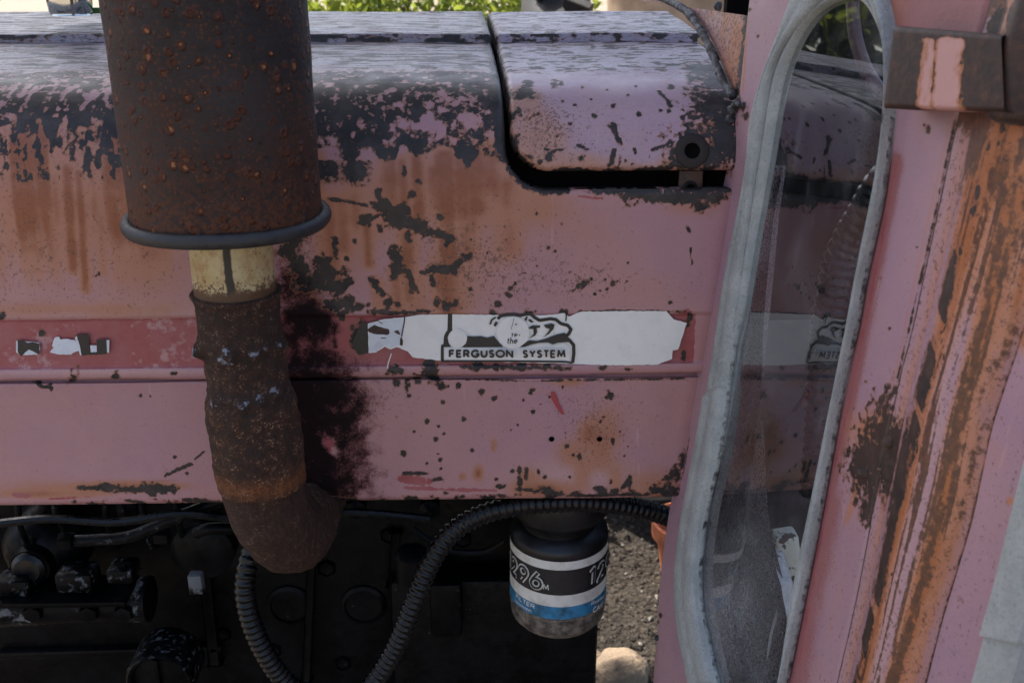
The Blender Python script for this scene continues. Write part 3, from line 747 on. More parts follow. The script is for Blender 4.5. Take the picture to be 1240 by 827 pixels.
C.line('flake', [(744, 182), (740, 198)], 3); C.line('flake', [(751, 190), (750, 200)], 2); C.line('flake', [(790, 182), (806, 176), (812, 172)], 1.8); C.line('flake', [(768, 180), (769, 186)], 2)
C.dots('flake', [(743, 128, 3), (760, 115, 2.2), (774, 138, 2.8), (720, 140, 3), (696, 127, 2.2), (681, 122, 2), (810, 135, 2.6), (827, 142, 3.5), (836, 151, 6, 4), (829, 152, 6, 3), (800, 134, 2), (838, 118, 3), (705, 191, 3.5), (664, 190, 4), (654, 196, 3), (675, 165, 2), (691, 150, 2), (705, 104, 2), (640, 100, 5, 4), (672, 100, 5), (735, 108, 1.6), (770, 104, 1.6), (812, 104, 4, 3), (852, 118, 5), (846, 142, 8, 5),
                   (758, 195, 2), (765, 200, 2), (738, 200, 2), (812, 203, 5, 3), (822, 200, 4, 3), (680, 100, 3), (716, 120, 1.5), (786, 190, 1.6), (644, 118, 3)])
C.line('flake', [(660, 180), (668, 183), (682, 181)], 1.4); C.line('flake', [(700, 176), (712, 181)], 1.4); C.line('flake', [(720, 36), (770, 33), (800, 31)], 1.6, .8)
C.dots('flake', [(673, 44, 3, 2), (695, 44, 3, 2), (720, 42, 5, 2), (746, 43, 4, 2), (800, 43, 6, 2), (718, 57, 3, 2)])
for (x, y, rx, ry, v) in [(655, 165, 40, 30, .45), (640, 120, 20, 12, .3), (690, 195, 60, 12, .4), (820, 196, 20, 10, .6), (862, 160, 24, 20, .6), (855, 90, 20, 8, .6)]:
    C.blob('stain', x, y, rx, ry, v, soft=True)
C.blob('red', 812, 160, 3, 3, .7)
c['sky_sheen'] = np.clip(c['sky_sheen']+.12, 0, 1); C.blob('pale', 740, 150, 130, 60, .25, soft=True); C.blob('grime', 660, 150, 50, 50, .8, soft=True); C.blob('grime', 740, 170, 90, 40, .3, soft=True)  # lightens the cover further for the sky sheen
for k in c: c[k] = np.clip(c[k], 0, 1)
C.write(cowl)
# plate with a round hole at the end of the tank cover, and the tab in the slot
b0 = at(838, 183, .0); k0 = mpp(b0)
ib = int(np.argmin(np.abs(SARC-S(184)))); nin_ = np.array([0, INW[ib, 0], INW[ib, 1]]); pbs = np.array([on_bonnet(838, 184)[0], P2[ib, 0], P2[ib, 1]])
ringv = MB(); ringv.lathe(pbs, [(9.5*k0, .004), (9.5*k0, -.0012), (10.5*k0, -.0016), (19*k0, -.0014), (21*k0, -.0006), (21.5*k0, .004)], nin_, 40)
ringv.f = ringv.f[:-2]; boss = ringv.build('bolt_boss', simple('dark_brown_boss', (.022, .015, .012), .8, 0, .4, 140, .4), cowl)
hb = MB(); hb.lathe(pbs, [(9.9*k0, -.0009), (9.9*k0, .003)], nin_, 28); hb.build('bolt_hole', M['blackin'], cowl)
tb = MB(); tb.box(at(836, 221, .014), (30*k0, .003, 30*k0), bev=.0008); tb.build('slot_tab', M['rustbrown'], cowl)
tb = MB(); tb.lathe(at(836, 228, .011), [(5*k0, 0), (9*k0, .001), (9*k0, .003)], (0, 1, 0), 20); tb.build('screw', M['rim'], cowl)
# black sheet added behind the gap and slot so they read as deep shade
inn = []
sel = np.arange(0, len(P2), 5)
for i in sel:
    w = INW[i]*.028
    for x in np.linspace(-.80, .22, 6): inn.append((x, P2[i, 0]+w[0], P2[i, 1]+w[1]))
mk('dark_gap_backing', inn, grid_faces(len(sel), 6), M['blackin'], bonnet)

# --- stickers on the stripe (thin film, lifted off the metal)
def film(name, polys, mat, parent, lift, zoom=None, smooth=False):
    """flat pieces of film on the stripe; each outline in measured points"""
    v = []; f = []
    for n_, poly in enumerate(polys):
        o = len(v)
        P = [at(p[0], p[1], -.0012-lift-n_*2e-5) for p in poly]
        # tuck onto the stripe plane
        v += P; f.append(tuple(range(o, o+len(P))))
    ob = mk(name, v, f, mat, parent, False)
    bm = bmesh.new(); bm.from_mesh(ob.data)
    bmesh.ops.triangulate(bm, faces=bm.faces[:], ngon_method='EAR_CLIP')
    bmesh.ops.recalc_face_normals(bm, faces=bm.faces[:])
    bm.to_mesh(ob.data); bm.free()
    return ob
def Z1(pts): return [(420+x/2.818, 360+y/2.818) for x, y in pts]
def Z2(pts): return [(x/4.77, 380+y/4.77) for x, y in pts]
def jag(pts, amp=.35, n=5, seed=1):
    r = random.Random(seed); out = []
    for a, b in zip(pts, pts[1:]+pts[:1]):
        L = math.hypot(b[0]-a[0], b[1]-a[1]); m = max(1, int(L/n))
        for k in range(m):
            t = k/m; out.append((a[0]+(b[0]-a[0])*t+r.uniform(-amp, amp)*(k > 0), a[1]+(b[1]-a[1])*t+r.uniform(-amp, amp)*(k > 0)*1.4))
    return out
def stroke(pts, w, closed=False):
    """outline of a thick line, as quads with round joints"""
    polys = []
    q = list(pts)+([pts[0]] if closed else [])
    for a, b in zip(q[:-1], q[1:]):
        dx, dy = b[0]-a[0], b[1]-a[1]; L = math.hypot(dx, dy) or 1; nx, ny = -dy/L*w/2, dx/L*w/2
        polys.append([(a[0]+nx, a[1]+ny), (b[0]+nx, b[1]+ny), (b[0]-nx, b[1]-ny), (a[0]-nx, a[1]-ny)])
    for p in (q[1:-1] if not closed else q[:-1]):
        polys.append([(p[0]+math.cos(t)*w/2, p[1]+math.sin(t)*w/2) for t in np.linspace(0, 2*math.pi, 9)[:-1]])
    return polys
def disc(cx, cy, r, n=28, ry=None): return [(cx+math.cos(t)*r, cy+math.sin(t)*(ry or r)) for t in np.linspace(0, 2*math.pi, n+1)[:-1]]
def arc(cx, cy, r, a0, a1, n=14, ry=None): return [(cx+math.cos(math.radians(t))*r, cy+math.sin(math.radians(t))*(ry or r)) for t in np.linspace(a0, a1, n)]
# stroke alphabet, unit box 0..1 high (y down), each glyph: (width, [polylines])
A_ = lambda *p: list(p)
GL = {
 'F': (.55, [A_((0, 1), (0, 0), (.52, 0)), A_((0, .48), (.45, .48))]),
 'E': (.55, [A_((.52, 0), (0, 0), (0, 1), (.52, 1)), A_((0, .5), (.46, .5))]),
 'R': (.62, [A_((0, 1), (0, 0), (.32, 0), (.5, .08), (.55, .27), (.5, .45), (.32, .53), (0, .53)), A_((.28, .53), (.6, 1))]),
 'G': (.86, [arc(.45, .5, .45, -38, -322, 20, .5)+[(.84, .55), (.5, .55)]]),
 'U': (.66, [A_((0, 0), (0, .66), (.1, .9), (.32, 1), (.54, .9), (.64, .66), (.64, 0))]),
 'S': (.52, [A_((.48, .12), (.34, .01), (.14, .03), (.04, .2), (.1, .38), (.38, .56), (.5, .74), (.42, .94), (.22, 1.0), (.02, .86))]),
 'O': (.95, [arc(.48, .5, .48, 0, 360, 26, .5)]),
 'N': (.7, [A_((0, 1), (0, 0), (.68, 1), (.68, 0))]),
 'Y': (.64, [A_((0, 0), (.32, .5), (.64, 0)), A_((.32, .5), (.32, 1))]),
 'T': (.56, [A_((0, 0), (.56, 0)), A_((.28, 0), (.28, 1))]),
 'M': (.88, [A_((0, 1), (.1, 0), (.44, .8), (.78, 0), (.88, 1))]),
 'I': (.06, [A_((.03, 0), (.03, 1))]), 'L': (.48, [A_((0, 0), (0, 1), (.46, 1))]),
 'C': (.72, [arc(.45, .5, .45, -45, -315, 16, .5)]), 'A': (.78, [A_((0, 1), (.39, 0), (.78, 1)), A_((.14, .66), (.64, .66))]),
 'V': (.74, [A_((0, 0), (.37, 1), (.74, 0))]),
 '1': (.34, [A_((0, .22), (.24, 0), (.24, 1))]), '2': (.58, [A_((.02, .28), (.1, .08), (.28, 0), (.48, .08), (.55, .28), (.46, .5), (.0, 1), (.58, 1))]),
 '9': (.6, [arc(.3, .3, .29, 30, 390, 18, .3)+[(.5, .55), (.22, 1)]]), '6': (.6, [A_((.38, 0), (.12, .4), (.01, .66))+arc(.3, .7, .29, 180, 540, 18, .3)]),
 '7': (.56, [A_((0, 0), (.56, 0), (.18, 1))]), ' ': (.45, []),
 'e': (.46, [A_((.02, .7), (.44, .7))+arc(.23, .7, .22, 0, -300, 12, .28)]), 'p': (.46, [A_((0, .45), (0, 1.3)), arc(.22, .7, .22, 0, 360, 14, .28)]),
 'l': (.05, [A_((.02, 0), (.02, 1))]), 'a': (.46, [A_((.44, .45), (.44, 1)), arc(.22, .7, .22, 0, 360, 14, .28)]), 'c': (.4, [arc(.22, .7, .22, -45, -315, 12, .28)]),
 's': (.36, [A_((.34, .5), (.16, .43), (.04, .56), (.32, .82), (.2, .99), (.0, .92))]), 'h': (.4, [A_((0, 0), (0, 1)), A_((0, .6), (.2, .45), (.38, .58), (.38, 1))]), 't': (.3, [A_((.14, .15), (.14, .9), (.28, 1)), A_((0, .45), (.3, .45))]),
}
def text_lines(txt, gap=.2):
    x = 0; out = []
    for ch in txt:
        w, pl = GL[ch]
        for p in pl: out.append([(x+a, b) for a, b in p])
        x += w+gap
    return out, x-gap
def text_fit(txt, x0, y0, x1, y1, w, slant=0.0, gap=.2):
    pl, W = text_lines(txt, gap); polys = []
    for p in pl:
        q = [(x0+(a/W)*(x1-x0)+slant*(1-b)*(y1-y0), y0+b*(y1-y0)) for a, b in p]
        polys += stroke(q, w)
    return polys

sticker = film('decal_sheet', [jag(Z1([(72, 90), (130, 74), (190, 69), (250, 60), (345, 58), (480, 60), (600, 62), (700, 60), (742, 54), (758, 66), (800, 49), (940, 47), (1090, 47), (1115, 75), (1160, 88), (1145, 135), (1130, 178), (1112, 182), (1110, 210), (1060, 230), (900, 232), (780, 228), (560, 222), (330, 217), (225, 205), (208, 185), (170, 170), (150, 178), (130, 168), (100, 188), (74, 190)]), .3, 3.5)], M['white'], bonnet, .0003)
film('torn_foil', [jag(Z1([(76, 92), (130, 78), (190, 72), (188, 160), (165, 168), (148, 174), (128, 164), (100, 184), (76, 186)]), .3, 3, 4)], M['silver'], sticker, .00045)
film('decal_backing', [jag(Z1([(15, 160), (34, 120), (50, 80), (71, 90), (73, 190), (40, 196)]), .35, 4, 3)], M['black'], sticker, .0003)
def Z4(pts): return [(430+x/9.19, 370+y/9.19) for x, y in pts]
film('torn_patch', [jag(Z4([(132, 272), (180, 235), (215, 215), (290, 240), (380, 268), (384, 312), (362, 328), (250, 322), (160, 300)]), .35, 2.5, 6), jag(Z4([(430, 288), (478, 274), (502, 312), (496, 326), (460, 312)]), .3, 2.5, 7), jag(Z4([(500, 370), (515, 345), (534, 395), (528, 448), (498, 440)]), .3, 3, 8), Z4([(284, 358), (340, 356), (342, 366), (288, 368)]), Z4([(240, 165), (256, 168), (312, 205), (300, 208)])], M['rustbrown'], sticker, .0006)
film('crack', stroke(Z4([(553, 120), (545, 200), (530, 270), (518, 345)]), 1.5), M['rim'], sticker, .0008)
# pictogram of a tractor, black on white
def Z3(pts): return [(530+x/6.889, 370+y/6.889) for x, y in pts]
blk = []
blk.append(Z3([(85, 72), (121, 72), (121, 215), (96, 236), (82, 265), (90, 310), (112, 345), (28, 348), (28, 328), (48, 322), (50, 270), (60, 235), (81, 205)]))
blk.append(Z3([(26, 345), (51, 345), (51, 470), (26, 468)]))
blk += stroke(Z3([(500, 112), (528, 86), (580, 77), (640, 74), (690, 84), (735, 72), (772, 70), (812, 102), (850, 124), (940, 111), (985, 117), (1030, 152), (1085, 166), (1112, 200), (1094, 236), (1062, 262), (1100, 290), (1134, 330), (1136, 400), (1126, 478)]), 4.0)
blk += stroke(Z3([(1126, 478), (1050, 470), (600, 464), (30, 464)]), 2.2)
blk.append(Z3([(685, 346), (740, 302), (770, 290), (830, 296), (900, 276), (980, 246), (1060, 226), (1086, 262), (1110, 306), (1060, 306), (1000, 311), (960, 324), (920, 308), (850, 311), (780, 326), (720, 346)]))
blk.append(Z3([(246, 254), (300, 259), (360, 255), (412, 269), (470, 254), (492, 286), (520, 320), (548, 346), (200, 348), (236, 315), (247, 280)]))
blk += stroke(Z3([(438, 158), (450, 122), (484, 98)]), 2.2)+stroke(Z3([(474, 172), (482, 156), (494, 138)]), 3.2)
blk.append(Z3([(755, 190), (788, 166), (856, 168), (852, 186), (826, 186), (829, 222), (815, 250), (762, 276), (800, 240), (798, 197), (775, 196)]))
blk.append(Z3([(884, 162), (950, 149), (976, 160), (966, 196), (930, 236), (880, 266), (918, 226), (936, 197), (902, 186)]))
blk.append(Z3([(722, 112), (744, 88), (752, 96), (738, 134)])); blk.append(Z3([(752, 122), (772, 112), (802, 140), (778, 144)]))
blk += stroke(Z3([(1068, 60), (1074, 90), (1068, 130)]), 1.6)
film('tractor_pictogram', blk, M['black'], sticker, .0007)
film('front_wheel_disc', [Z3(disc(166, 274, 79))], M['white'], sticker, .0013)
film('rear_wheel_disc', [Z3(disc(628, 226, 138, 36, 134))], M['white'], sticker, .0015)
film('caption_panel', [Z3([(56, 351), (560, 351), (620, 356), (700, 352), (850, 321), (920, 318), (960, 334), (1000, 320), (1060, 316), (1100, 348), (1105, 456), (56, 452)])], M['white'], sticker, .0011)
film('caption_lettering', text_fit('FERGUSON', 544.6, 424.6, 620.6, 432.2, 2.5, 0, .34)+text_fit('SYSTEM', 633.8, 424.8, 683.8, 432.4, 2.5, 0, .34), M['black'], sticker, .0019)
film('script_lettering', text_fit('the', 614, 408.5, 626, 416, 1.0, .12, .22)+text_fit('te', 619, 402.5, 626, 407.5, .8, .15)+stroke([(622.5, 385), (619, 399)], .55)+[disc(625, 393, 1.0, 8), disc(629, 406, .8, 8)], M['black'], sticker, .0022)
# scraps of the lettering that ran along the left of the stripe
scr = film('decal_scrap', [jag(Z2([(310, 150), (318, 136), (340, 132), (350, 150), (380, 145), (430, 150), (440, 165), (465, 185), (462, 212), (430, 222), (410, 236), (340, 235), (288, 222), (310, 195), (300, 185)]), .25, 2.5), Z2([(520, 182), (558, 182), (560, 226), (525, 226)]), Z2([(612, 150), (632, 152), (630, 224), (616, 224)]), Z2([(432, 140), (452, 118), (470, 240), (462, 238)])], M['silver'], bonnet, .0003)
film('letter_scrap', [jag(Z2([(440, 118), (512, 120), (516, 200), (522, 236), (472, 242), (462, 190)]), .2, 3), Z2([(556, 150), (614, 148), (618, 232), (515, 238), (514, 224), (566, 220)])], M['black'], scr, .0006)
scr2 = film('decal_scrap', [jag(Z2([(92, 158), (112, 152), (160, 160), (226, 166), (232, 208), (215, 236), (120, 240), (94, 222)]), .25, 3)], M['silver'], bonnet, .0003)
film('letter_scrap', [jag(Z2([(100, 154), (135, 154), (160, 168), (190, 163), (226, 172), (228, 236), (206, 226), (190, 216), (166, 206), (122, 246), (104, 224)]), .3, 3)], M['black'], scr2, .0006)
rs = film('red_scrape', [jag([(667, 474.5), (672, 475), (676, 486), (683, 501), (680, 502), (673, 492), (668, 484)], .4, 2.5)], M['redpaint'], bonnet, -.0045)
film('scratch', stroke([(474, 428), (470, 440), (468, 452)], 1.3), M['white'], bonnet, .0001)
for (x, y) in ((668, 532), (726, 532)):
    h = MB(); h.lathe(at(x, y, .0032), [(2.2*k0*1.1, 0), (3.4*k0*1.1, .0004)], (0, 1, 0), 14); h.build('screw_hole', M['blackin'], bonnet)

# --- silencer and exhaust
YM = -.089
mb_ = at(276, 262, YM); km = mpp(mb_); RM = 114*km
def rough_lathe(base, prof, amp, freq, n=140, seed=0, lumps=()):
    """lathe with crusted surface; prof = [(r, z)] dense; returns verts, faces, angle, z"""
    prof = np.asarray(prof); m = len(prof)
    th = np.linspace(0, 2*np.pi, n, endpoint=False)
    Rr = np.repeat(prof[:, 0], n); Zz = np.repeat(prof[:, 1], n); A = np.tile(th, m)
    u = np.cos(A)*Rr; v = np.sin(A)*Rr
    d = (fbm((u+v*.7)*freq+9, (Zz+v*.5-u*.3)*freq, 4, seed)-.5)*2*amp
    for (a0, z0, wa, wz, h) in lumps:
        da = np.angle(np.exp(1j*(A-a0)))
        d += h*np.exp(-(da/wa)**2-((Zz-z0)/wz)**2)
    Rr = Rr+d
    V = np.stack([base[0]+np.cos(A)*Rr, base[1]+np.sin(A)*Rr, base[2]+Zz], 1)
    f = grid_faces(m, n, True)+[tuple(range(n))[::-1], tuple(range((m-1)*n, m*n))]
    return V, f, A, Zz
zt_ = .75
prf = [(RM*.45, -.004), (RM*.9, -.002)]+[(RM*(.985+.0*z), z) for z in np.arange(0, .34, .003)]+[(RM*.985, zt_), (RM*.6, zt_+.03), (.03, zt_+.035)]
V, f, A, Zz = rough_lathe(mb_, prf, .0007, 40, 160, 3)
muff = mk('silencer', V, f, M['muffler'], tractor)
muff['label'] = 'upright rusty pitted exhaust silencer drum'
attr(muff, 'wear', np.stack([np.exp(-np.clip(Zz, 0, 1)/.045)*.95+.25*np.exp(-((A-3.6)/.7)**2), 0*Zz, 0*Zz], 1))
rim = MB(); pts = []
for t in np.linspace(0, 2*math.pi, 97)[:-1]: pts.append(mb_+np.array([math.cos(t)*RM*1.02, math.sin(t)*RM*1.02, -.001+.0006*math.sin(3*t)]))
rt = []; rf = []
nn = 12; rr0 = 8.4*km
for i, p in enumerate(pts):
    rd = nrm([p[0]-mb_[0], p[1]-mb_[1], 0])
    for k in range(nn):
        a = 2*math.pi*k/nn; rt.append(p+rd*math.cos(a)*rr0*.9+np.array([0, 0, math.sin(a)*rr0*1.05]))
for i in range(len(pts)):
    for k in range(nn):
        j = (i+1) % len(pts); rf.append((i*nn+k, i*nn+(k+1) % nn, j*nn+(k+1) % nn, j*nn+k))
mk('rolled_rim', rt, rf, M['rim'], muff)
# pipe sections: heights from measured rows
def zrow(px, py): return at(px, py, YM-.03)[2]
ax = np.array([mb_[0], mb_[1], 0])
# follow the pipe's own lean
zc1 = zrow(287, 366); Rc = 50*km
V, f, A, Zz = rough_lathe(ax, [(Rc, z) for z in np.arange(zc1-.012, mb_[2]+.002, .0025)], .0004, 60, 96, 5)
cp = mk('cream_pipe', V, f, M['creampipe'], tractor); cp['label'] = 'cream speckled pipe below the silencer with a dark run'
wz = np.clip(1-(Zz-zc1)/.018, 0, 1)
dk = np.exp(-(np.angle(np.exp(1j*(A-math.radians(-82))))/.13)**2)
attr(cp, 'wear', np.stack([wz, dk*(.75+.25*vnoise(Zz*200, A*4, 2)), 0*wz], 1))
zS0 = zc1; zB1 = zrow(300, 432); zB2 = zrow(305, 488); zE = zrow(318, 600)
km2 = km*1.04
pr = []
for z in np.arange(zE-.004, zS0+.0001, .0016):
    t = (zS0-z)
    r = 51.5*km
    r += (4*km)*math.exp(-((z-zS0+.003)/.0035)**2)
    bl = 1/(1+math.exp((z-zB2+.006)/.003)); r += 7.5*km*bl
    pr.append((r, z))
lumps = []
rr_ = random.Random(5)
for px_, zz_, w_ in ((246, zB1, .2), (282, zB1-.003, .2), (292, zB1-.002, .14), (318, zB1+.001, .2), (330, zB1+.003, .16), (344, zB1+.002, .2), (270, zB2-.002, .2), (308, zB2, .2), (316, zB2+.001, .14), (346, zB2+.006, .2), (330, zB2+.003, .14)):
    lumps.append((1.5*math.pi+math.asin(max(-.97, min(.97, (px_-(294 if zz_ > zB1-.01 else 306))/54))), zz_, w_*rr_.uniform(.6, 1.2), rr_.uniform(.003, .005), rr_.uniform(.001, .0024)))
NKEY = len(lumps)
for z0, n_ in ((zB1, 26), (zB2, 22)):
    for k in range(n_):
        a0 = rr_.uniform(math.pi, 2*math.pi); lumps.append((a0, z0+rr_.uniform(-.005, .005), rr_.uniform(.07, .2), rr_.uniform(.0018, .005), rr_.uniform(.0004, .0024)))
lean = .0
V, f, A, Zz = rough_lathe(ax, pr, .0015, 130, 230, 8, lumps)
# the sleeve is set slightly towards the cab lower down
V[:, 0] += (zS0-V[:, 2])*.035
pipe = mk('exhaust_sleeve', V, f, M['scale'], tractor); pipe['label'] = 'crusted rusty exhaust sleeve with lumpy weld beads'
sil = np.zeros(len(A)); 
for li, (a0, z0, wa, wz_, h) in enumerate(lumps):
    if li < NKEY or rr_.random() < .12: sil = np.maximum(sil, np.exp(-(np.angle(np.exp(1j*(A-a0)))/(wa*1.3))**2-((Zz-z0)/(wz_*1.3))**2)*.60)
attr(pipe, 'wear', np.stack([np.exp(-((Zz-zE-.005)/.0075)**2)*.75, sil, .9*np.exp(-((Zz-zB1-.012)/.03)**2)*.5+.6*np.exp(-((Zz-zB2)/.008)**2)], 1))
# elbow: turns away from the viewer under the bonnet
re_ = 52*km2; RB = zE-(zr(603, .004)-.014); RY = .072
c0 = np.array([ax[0]+(zS0-zE)*.035, ax[1], zE])
path = [c0+np.array([0, 0, .012])]
for t in np.linspace(0, math.pi/2, 26): path.append(c0+np.array([.013*math.sin(t)**2, RY*(1-math.cos(t)), -RB*math.sin(t)]))
path.append(path[-1]+np.array([.002, .06, .0])); path.append(path[-1]+np.array([.002, .08, .002]))
path = resample(np.array(path), 150)
T = np.gradient(path, axis=0); T /= np.linalg.norm(T, axis=1)[:, None]
en = 170; th = np.linspace(0, 2*np.pi, en, endpoint=False); ev = []
for i, p in enumerate(path):
    e1 = np.array([1, 0, 0.0]); e1 = nrm(e1-T[i]*np.dot(e1, T[i])); e2 = np.cross(T[i], e1)
    dirs = e1[None]*np.cos(th)[:, None]+e2[None]*np.sin(th)[:, None]; q = p+dirs*re_
    d = (fbm(q[:, 0]*75+q[:, 1]*40, q[:, 2]*75-q[:, 1]*40, 3, 12)-.5)*.0032+(fbm(q[:, 0]*330+q[:, 1]*190, q[:, 2]*330-q[:, 1]*190, 3, 14)-.5)*.0022
    ev += (p+dirs*(re_*(.985-.05*i/150)+d)[:, None]).tolist()
elb = mk('exhaust_elbow', ev, grid_faces(len(path), en, True), M['scale'], tractor)
attr(elb, 'wear', np.tile([.06, 0, .5], (len(ev), 1)))

# --- fuel filter
YF = .085
fc = at(676, 692, YF); kf = mpp(fc); RF = 58.5*kf
fx, fy = fc[0], fc[1]
# rows are on the front of the can
def zf(py): return at(676, py, YF-RF)[2]
zl0, zl1, zl2, zl3, zl4, zb = zf(680), zf(690.6), zf(721), zf(735), zf(750.5), zf(770)
filt = MB(); filt.lathe((fx, fy, 0), [(RF*.3, zl0+.075), (RF*.55, zl0+.07), (RF*.98, zl0+.062), (RF, zl0+.056), (RF*1.0, zl0+.034), (RF*.9, zl0+.028), (RF*.78, zl0+.024), (RF*.76, zl0+.016), (RF*.98, zl0+.010), (RF*1.005, zl0+.004), (RF*.99, zl0-.001), (RF*.96, zl0-.001), (RF*.96, zl4)], n=64)
filter_ = filt.build('fuel_filter', M['darkmetal'], tractor); filter_['label'] = 'screw-on fuel filter with black, white and blue label'
autosmooth(filter_, 50)
def band(name, z0, z1, mat, parent, r=RF):
    b = MB(); n = 72; v = []
    for z in (z0, z1):
        for k in range(n): v.append((fx+math.cos(2*math.pi*k/n)*r, fy+math.sin(2*math.pi*k/n)*r, z))
    b.add(v, grid_faces(2, n, True)); return b.build(name, mat, parent)
band('white_band', zl1, zl0-.0005, M['lwhite'], filter_); band('black_band', zl2, zl1, M['lblack'], filter_)
band('white_band', zl3, zl2, M['lwhite'], filter_); band('blue_band', zl4, zl3, M['lblue'], filter_)
bowl = MB(); bowl.lathe((fx, fy, 0), [(RF*1.0, zl4+.0006), (RF*1.012, zl4-.001), (RF*1.0, zl4-.004), (RF*.99, zl4-.012), (RF*.96, zl4-.021), (RF*.84, zl4-.028), (RF*.45, zl4-.031), (.002, zl4-.032)], n=64)
bowlo = bowl.build('filter_base', simple('grimy_filter_base', (.16, .14, .115), .5, .3, .6, 130, .6, .001), filter_)
def cyl_film(name, polys, mat, parent, lift, ang0, zmid, sc):
    """polys in local units: x along the arc (m), y down (m)"""
    v = []; f = []
    for n_, poly in enumerate(polys):
        o = len(v); r = RF+lift+n_*1.5e-5
        for (x, y) in poly:
            a = -math.pi/2+ang0+x/RF; v.append((fx+math.cos(a)*r, fy+math.sin(a)*r, zmid-y))
        f.append(tuple(range(o, o+len(poly))))
    ob = mk(name, v, f, mat, parent, False)
    bm = bmesh.new(); bm.from_mesh(ob.data); bmesh.ops.recalc_face_normals(bm, faces=bm.faces[:]); bm.to_mesh(ob.data); bm.free()
    return ob
hB = (zl1-zl2)
for a0 in (-math.radians(86), math.radians(34)):
    pl, W = text_lines('1296', .30); hgt = hB*.62; wd = hgt*W*1.0
    q = [[(a*hgt*1.0+(1-b)*hgt*.05, b*hgt) for a, b in p] for p in pl]
    polys = []
    for p in q: polys += stroke(p, hgt*.29)
    polys2 = []
    for p in q: polys2 += stroke(p, hgt*.13)
    zt0 = zl1-hB*.17
    cyl_film('outlined_number', polys, M['lwhite'], filter_, .0003, a0, zt0, 1)
    cyl_film('number_infill', polys2, M['lblack'], filter_, .0012, a0, zt0, 1)
    cyl_film('letter_m', text_fit('M', wd+.0022, hgt*.70, wd+.0072, hgt*1.02, .0009), M['lwhite'], filter_, .0003, a0, zt0, 1)
hb_ = zl3-zl4
for a0, t1, t2 in ((-math.radians(62), 'FILTER', 'SERIES'), (math.radians(38), 'Replaces', 'CAV 7111')):
    cyl_film('small_lettering', text_fit(t1, 0, hb_*.10, .026, hb_*.38, .0009, .1)+(text_fit(t2, 0, hb_*.50, .030, hb_*.86, .0012, .1) if t1 != 'FILTER' else stroke([(.001*k_, hb_*(.56+.18*((k_*7) % 3)/2)) for k_ in range(24)], .0006)), M['lwhite'], filter_, .0003, a0, zl3, 1)

# --- corrugated hoses
def corrugated(path, r0, pitch, parent, name, depth=.16, n=20, mat='hose'):
    pth = catmull(path, 12); L = np.sum(np.linalg.norm(np.diff(pth, axis=0), axis=1))
    m = int(L/pitch*6); pth = resample(pth, m)
    ph = np.arange(m)/6*2*np.pi
    rad = r0*(1-depth*(.5-.5*np.sign(np.cos(ph))*np.abs(np.cos(ph))**.5))
    b = MB(); b.tube(pth, rad, n); return b.build(name, M[mat], parent)
hose = corrugated([at(345, 640, .05), at(310, 660, .02), at(297, 700, .00), at(302, 745, -.005), at(322, 792, -.005), at(350, 828, .0), at(395, 850, .0), at(440, 838, .0), at(476, 790, .0), at(503, 725, .0), at(522, 680, .005), at(550, 642, .01), at(595, 619, .015), at(660, 609, .02), at(730, 609, .03), at(800, 622, .05), at(860, 650, .08)],
                  12.8*mpp(at(500, 730, 0)), .0066, tractor, 'corrugated_hose')
hose['label'] = 'black corrugated conduit looping below the bonnet'

# --- engine in the shade below the bonnet
def engpart(mbld, name, parent=tractor, wear=None, mat='engine', ang=40, base=None):
    o = mbld.build(name, M[mat], parent); autosmooth(o, ang)
    n = len(o.data.vertices); w = np.zeros((n, 3))
    if wear is not None:
        co = np.array([v.co for v in o.data.vertices])+origin(parent); w[:, 0] = wear(co)
    attr(o, 'wear', w); return o
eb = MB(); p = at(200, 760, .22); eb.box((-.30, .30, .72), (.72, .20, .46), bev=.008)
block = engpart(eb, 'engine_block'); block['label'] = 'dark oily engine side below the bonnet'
# side casting with worn edge
a0, a1 = at(-40, 742, .10), at(178, 742, .10)
cst = MB(); L = a1[0]-a0[0]
zc_ = a0[2]
tube_path = [np.array([a0[0]-.15, .115, zc_-.004]), np.array([a1[0]-.004, .115, zc_+.004]), np.array([a1[0], .115, zc_+.004])]
cst.tube(resample(np.array(tube_path), 60), .024, 20)
sidec = engpart(cst, 'manifold_casting', wear=lambda co: np.clip(.36+.55*(fbm(co[:, 0]*24, co[:, 2]*30, 3, 3)-.45)*2+.35*np.exp(-((co[:, 0]-a1[0]+.01)/.012)**2), 0, 1))
fl = MB(); fl.box(((a0[0]+a1[0])/2-.05, .098, zc_+.026), (L+.08, .05, .006), bev=.0015); engpart(fl, 'flange', sidec, lambda co: np.full(len(co), .3))
for px in (40, 108, 150):
    b = MB(); q = at(px, 742, .09); b.lathe(q+np.array([0, .008, 0]), [(.010, 0), (.0105, -.006), (.009, -.012), (.004, -.0125)], (0, 1, 0), 6); engpart(b, 'nut', sidec)
bm1 = MB(); q = at(42, 680, .12); bm1.lathe(q+np.array([0, .05, 0]), [(.045, 0), (.042, -.03), (.032, -.045), (.022, -.05), (.020, -.062), (.004, -.063)], (0, 1, 0), 36)
engpart(bm1, 'water_pump_boss', wear=lambda co: np.clip(.55*(co[:, 1] < .10)+.25, 0, .45))
bm1 = MB(); q = at(42, 680, .12); bm1.lathe(q+np.array([0, -.008, .002]), [(.017, 0), (.017, -.008), (.013, -.012), (.003, -.0122)], (0, 1, 0), 24); engpart(bm1, 'plug', mat='darkmetal')
for (px, py, s_) in ((95, 698, .022), (150, 690, .016), (20, 705, .02)):
    b = MB(); q = at(px, py, .10); b.box(q, (s_*1.7, .03, s_), bev=.004); engpart(b, 'rib', wear=lambda co: np.full(len(co), .42))
